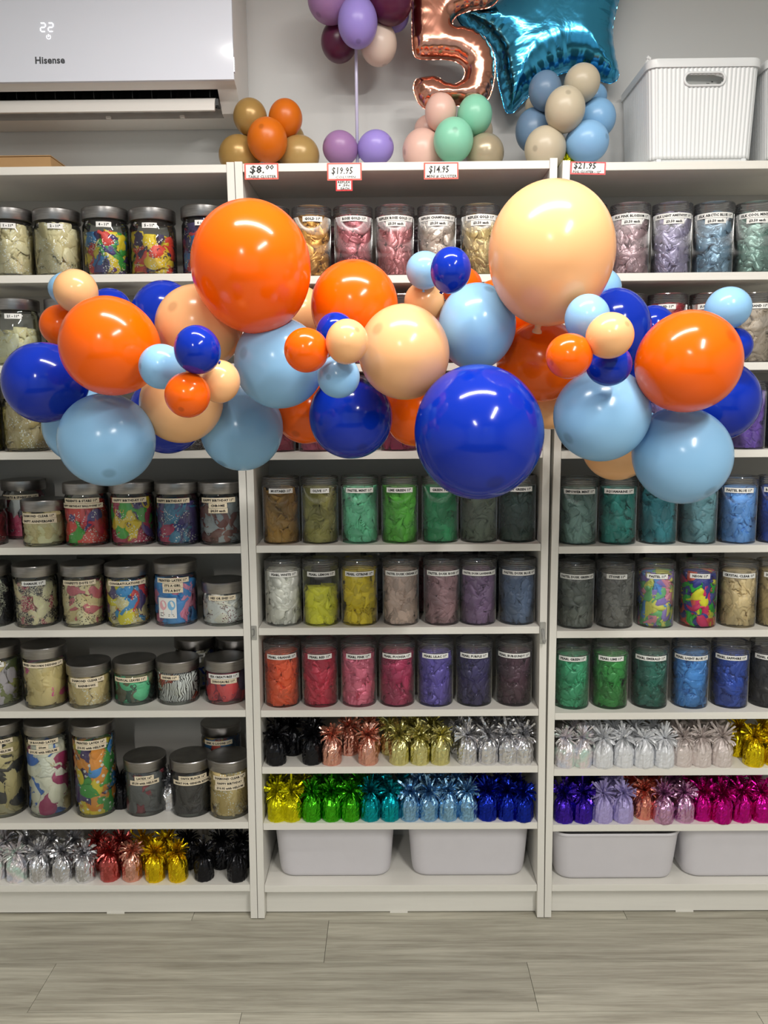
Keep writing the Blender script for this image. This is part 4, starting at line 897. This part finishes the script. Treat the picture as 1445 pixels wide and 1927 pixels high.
def inflate(name, outline, y, hmax, scale, foilc, parent, cell=.0032, wr=.0022, freq=230.):
    """pillow between two foil sheets: thickness follows the distance to the welded outline"""
    P = np.array([tuple(aty(a, b, y)) for a, b in outline])[:, [0, 2]]
    Q = np.roll(P, -1, 0); L = np.hypot(*(Q-P).T); cum = np.concatenate([[0], np.cumsum(L)])[:-1]
    x0, x1, z0, z1 = P[:, 0].min()-cell*2, P[:, 0].max()+cell*2, P[:, 1].min()-cell*2, P[:, 1].max()+cell*2
    xs = np.arange(x0, x1, cell); zs = np.arange(z0, z1, cell); X, Z = np.meshgrid(xs, zs)
    best = np.full(X.shape, 9.); bx, bz, bs = X.copy(), Z.copy(), np.zeros(X.shape); ins = np.zeros(X.shape, bool)
    for i in range(len(P)):
        d = Q[i]-P[i]; t = np.clip(((X-P[i, 0])*d[0]+(Z-P[i, 1])*d[1])/max(1e-12, L[i]**2), 0, 1)
        qx, qz = P[i, 0]+t*d[0], P[i, 1]+t*d[1]; dd = np.hypot(X-qx, Z-qz); k = dd < best
        best[k] = dd[k]; bx[k] = qx[k]; bz[k] = qz[k]; bs[k] = (cum[i]+t*L[i])[k]
        a, b = P[i, 1] > Z, Q[i, 1] > Z
        cr = (a != b) & (X < P[i, 0]+(Z-P[i, 1])*d[0]/(d[1] if abs(d[1]) > 1e-12 else 1e-12)); ins ^= cr
    near = (~ins) & (best < cell*1.5)
    use = ins | near; X2 = np.where(near, bx, X); Z2 = np.where(near, bz, Z)
    D = np.where(near, 0, best); t = np.clip(D/scale, 0, 1)
    H = hmax*np.sqrt(np.clip(1-(1-t)**2, 0, 1))
    # smooth the ridge a little
    for _ in range(6):
        Hs = H.copy(); Hs[1:-1, 1:-1] = (H[1:-1, 1:-1]*2+H[:-2, 1:-1]+H[2:, 1:-1]+H[1:-1, :-2]+H[1:-1, 2:])/6; H = np.where(ins & (D > cell*1.2), Hs, H)
    rip = wr*np.sin(bs*freq+1.3*np.sin(bs*37))*np.exp(-D/(scale*.35))*np.clip(D/.004, 0, 1)
    rip += wr*.5*np.sin(bs*freq*.37+2)*np.exp(-D/(scale*.6))*np.clip(D/.006, 0, 1)
    H = np.maximum(H+rip*(H > 0), 0)
    idx = -np.ones(X.shape, int); idx[use] = np.arange(use.sum()); n = int(use.sum())
    cen = Vector((P[:, 0].mean(), y, P[:, 1].mean()))
    Vf = np.stack([X2[use]-cen.x, -H[use], Z2[use]-cen.z], -1); Vb = Vf.copy(); Vb[:, 1] *= -1
    a, b, c, d = idx[:-1, :-1], idx[:-1, 1:], idx[1:, 1:], idx[1:, :-1]; ok = (a >= 0) & (b >= 0) & (c >= 0) & (d >= 0)
    q = np.stack([a[ok], b[ok], c[ok], d[ok]], -1)
    nn = near[:-1, :-1] & near[:-1, 1:] & near[1:, 1:] & near[1:, :-1]; q = q[~nn[ok]]
    F = [tuple(r) for r in q.tolist()]+[tuple(int(v)+n for v in r[::-1]) for r in q.tolist()]
    me = mesh(name, np.vstack([Vf, Vb]).tolist(), F, True)
    o = obj(name, me, foilc, parent, cen-parent.location)
    # welded seam fin around the outline
    V, Fs = [], []; m = len(P)
    for i in range(m):
        tn = (P[(i+1) % m]-P[i-1]); tn = tn/max(1e-9, np.hypot(*tn)); nr = np.array([tn[1], -tn[0]]); mid = P.mean(0)
        for off in (-.001, .0018):
            V.append((P[i, 0]+nr[0]*off*sgn[0]-cen.x, .0004*math.sin(i*2.4)*(off > 0), P[i, 1]+nr[1]*off*sgn[0]-cen.z))
    for i in range(m): j = (i+1) % m; Fs.append((2*i, 2*j, 2*j+1, 2*i+1))
    obj('seam', mesh('seam', V, Fs), foilc, o)
    return o
sgn = [1]
def area2(p): return sum(p[i-1][0]*p[i][1]-p[i][0]*p[i-1][1] for i in range(len(p)))
def smooth_poly(pts, step=4, it=2):
    p = [Vector(q) for q in pts]
    for _ in range(it):
        o = []
        for i in range(len(p)): a, b = p[i], p[(i+1) % len(p)]; o += [a*.8+b*.2, a*.2+b*.8] if _ == 0 else [a*.75+b*.25, a*.25+b*.75]
        p = o
    r = []
    for i in range(len(p)):
        a, b = p[i], p[(i+1) % len(p)]; k = max(1, int((b-a).length/step)); r += [tuple(a+(b-a)*j/k) for j in range(k)]
    return r
def foilballoon_mat(name, c, rough):
    m, t, b, o = nodes(name); b.inputs['Base Color'].default_value = lin(c); b.inputs['Metallic'].default_value = 1; b.inputs['Roughness'].default_value = rough
    n = N(t, 'ShaderNodeTexNoise'); n.inputs['Scale'].default_value = 14; n.inputs['Detail'].default_value = 3; n.inputs['Distortion'].default_value = 1
    t.links.new(texco(t), n.inputs[0]); bump(t, n.outputs[0], .25, .006, b); return m
M_RG, M_TS = foilballoon_mat('rose_gold_foil', 'DC9C86', .16), foilballoon_mat('teal_foil', '48A8D6', .15)
fiv = smooth_poly([(776, -95), (930, -95), (938, -60), (935, -36), (915, -32), (935, -26), (943, -8), (925, 14), (885, 19), (860, 28), (850, 40), (852, 50), (885, 52), (908, 66), (926, 90), (932, 120), (930, 150), (922, 182), (905, 202), (880, 203), (850, 196), (822, 204), (800, 206), (786, 192), (777, 168), (781, 150), (800, 145), (822, 144), (838, 155), (856, 160), (870, 152), (876, 138), (872, 124), (858, 115), (835, 111), (800, 112), (781, 109), (775, 88)])
sgn[0] = -1 if area2([(a, -b) for a, b in fiv]) < 0 else 1
inflate('foil_number_five', fiv, .135, .036, .040, M_RG, c3)
star = smooth_poly([(950, 205), (936, 150), (933, 100), (905, 70), (868, 48), (858, 30), (866, 18), (900, 14), (945, 2), (975, -40), (990, -100), (1000, -135), (1020, -135), (1050, -85), (1090, -60), (1140, -68), (1180, -75), (1186, -60), (1166, -10), (1150, 55), (1156, 105), (1165, 140), (1160, 152), (1145, 158), (1105, 140), (1070, 132), (1030, 150), (985, 190), (965, 213), (954, 212)])
sgn[0] = -1 if area2([(a, -b) for a, b in star]) < 0 else 1
inflate('foil_star', star, .212, .07, .098, M_TS, c4)

# ------------------------------------------------------------------ price signs
def sign(pxc, pyc, wpx, hpx, lines, label, tilt=0, border=None, y=-.0009):
    c = aty(pxc, pyc, y); k = (CD)/FOC; W, H = wpx*k, hpx*k
    r = empty('price_sign', c, label, 'sign', 'handwritten price signs on the top boards'); r.rotation_euler = (0, -math.radians(tilt), 0)
    b_ = border or M_REDTAPE
    obj('border', boxm('border', -W/2, W/2, -.0004, .0005, -H/2, H/2), b_, r)
    obj('card', boxm('card', -W/2+.0035, W/2-.0035, -.0009, -.0004, -H/2+.0035, H/2-.0035), M_WHITEPAPER, r)
    for tx, cxp, czp, cap, wid, bold in lines:
        v2, f2, wd = text2d(tx, bold, .1); sy = cap*k/.72; sx = wid*k/wd
        obj('handwriting', mesh('handwriting', [((x*sx)+(cxp-wid/2)*k, -.0012, y_*sy+czp*k) for x, y_ in v2], f2), M_INK, r)
sign(492, 322.5, 61, 28, [('$8.', -8, -3, 13, 26, .02), ('00', 15, 3, 8, 15, .02), ('TABLE CLUSTER', 1, -11.5, 4.6, 50, .02)], 'red bordered sign reading 8.00 table cluster')
sign(648, 323, 62, 30, [('$19.95', -4, -4, 12, 38, .01), ('COLUMN', 2, -11.5, 4, 36, .0)], 'red bordered sign reading 19.95, with a shine over it')
sign(647.5, 348.5, 30, 20, [('REFLEX', 0, 3.2, 4, 23, .03), ('+ .50c', 0, -2.2, 4, 20, .03), ('EACH.', 2, -8, 4, 17, .03)], 'small red bordered note reading reflex fifty cents each', 0, M_REDCARD, -.0018)
sign(830, 321.5, 62, 29, [('$14.95', -4, -3, 12, 36, .02), ('MINI # CLUSTER', 1, -11.5, 4.6, 54, .02)], 'red bordered sign reading 14.95 mini number cluster')
sign(1106.5, 316.5, 63, 22, [('$21.95', -6, -1, 11, 40, .02), ('FOIL CLUSTER - 12"', -2, -8.5, 4, 50, .03)], 'slightly tilted red sign reading 21.95 foil cluster', -1.5, M_REDCARD)

# ------------------------------------------------------------------ adhesive hooks
h1 = aty(1021, 1191, -.001)
hk = empty('adhesive_hook', h1, 'clear plastic adhesive hook on the upright between middle and right bookcases', 'hook')
me = boxm('backplate', -.0085, .0085, -.002, .0009, -.030, .030, bev=.0035); obj('backplate', sharp(me), M_STICK, hk)
obj('hook', sharp(mesh('hook', *tube([(0, -.003, .012), (0, -.008, -.002), (0, -.012, -.016), (.001, -.018, -.021), (.002, -.022, -.012)], .0038, 10))), M_STICK, hk)
h2 = aty(478, 1190, -.001)
hk = empty('adhesive_hook', h2, 'small clear hook with a bent wire on the left upright of the middle bookcase', 'hook')
obj('backplate', sharp(boxm('backplate', -.0075, .0075, -.0015, .0009, -.021, .018, bev=.001)), M_STICK, hk)
obj('wire_hook', sharp(mesh('wire_hook', *tube([(-.005, -.003, .0085), (0, -.003, .010), (.001, -.004, .004), (.0005, -.006, -.006), (-.001, -.010, -.011), (-.003, -.012, -.004)], .0011, 8))), plain('bright_wire', (.55, .55, .55), .3, 1), hk)
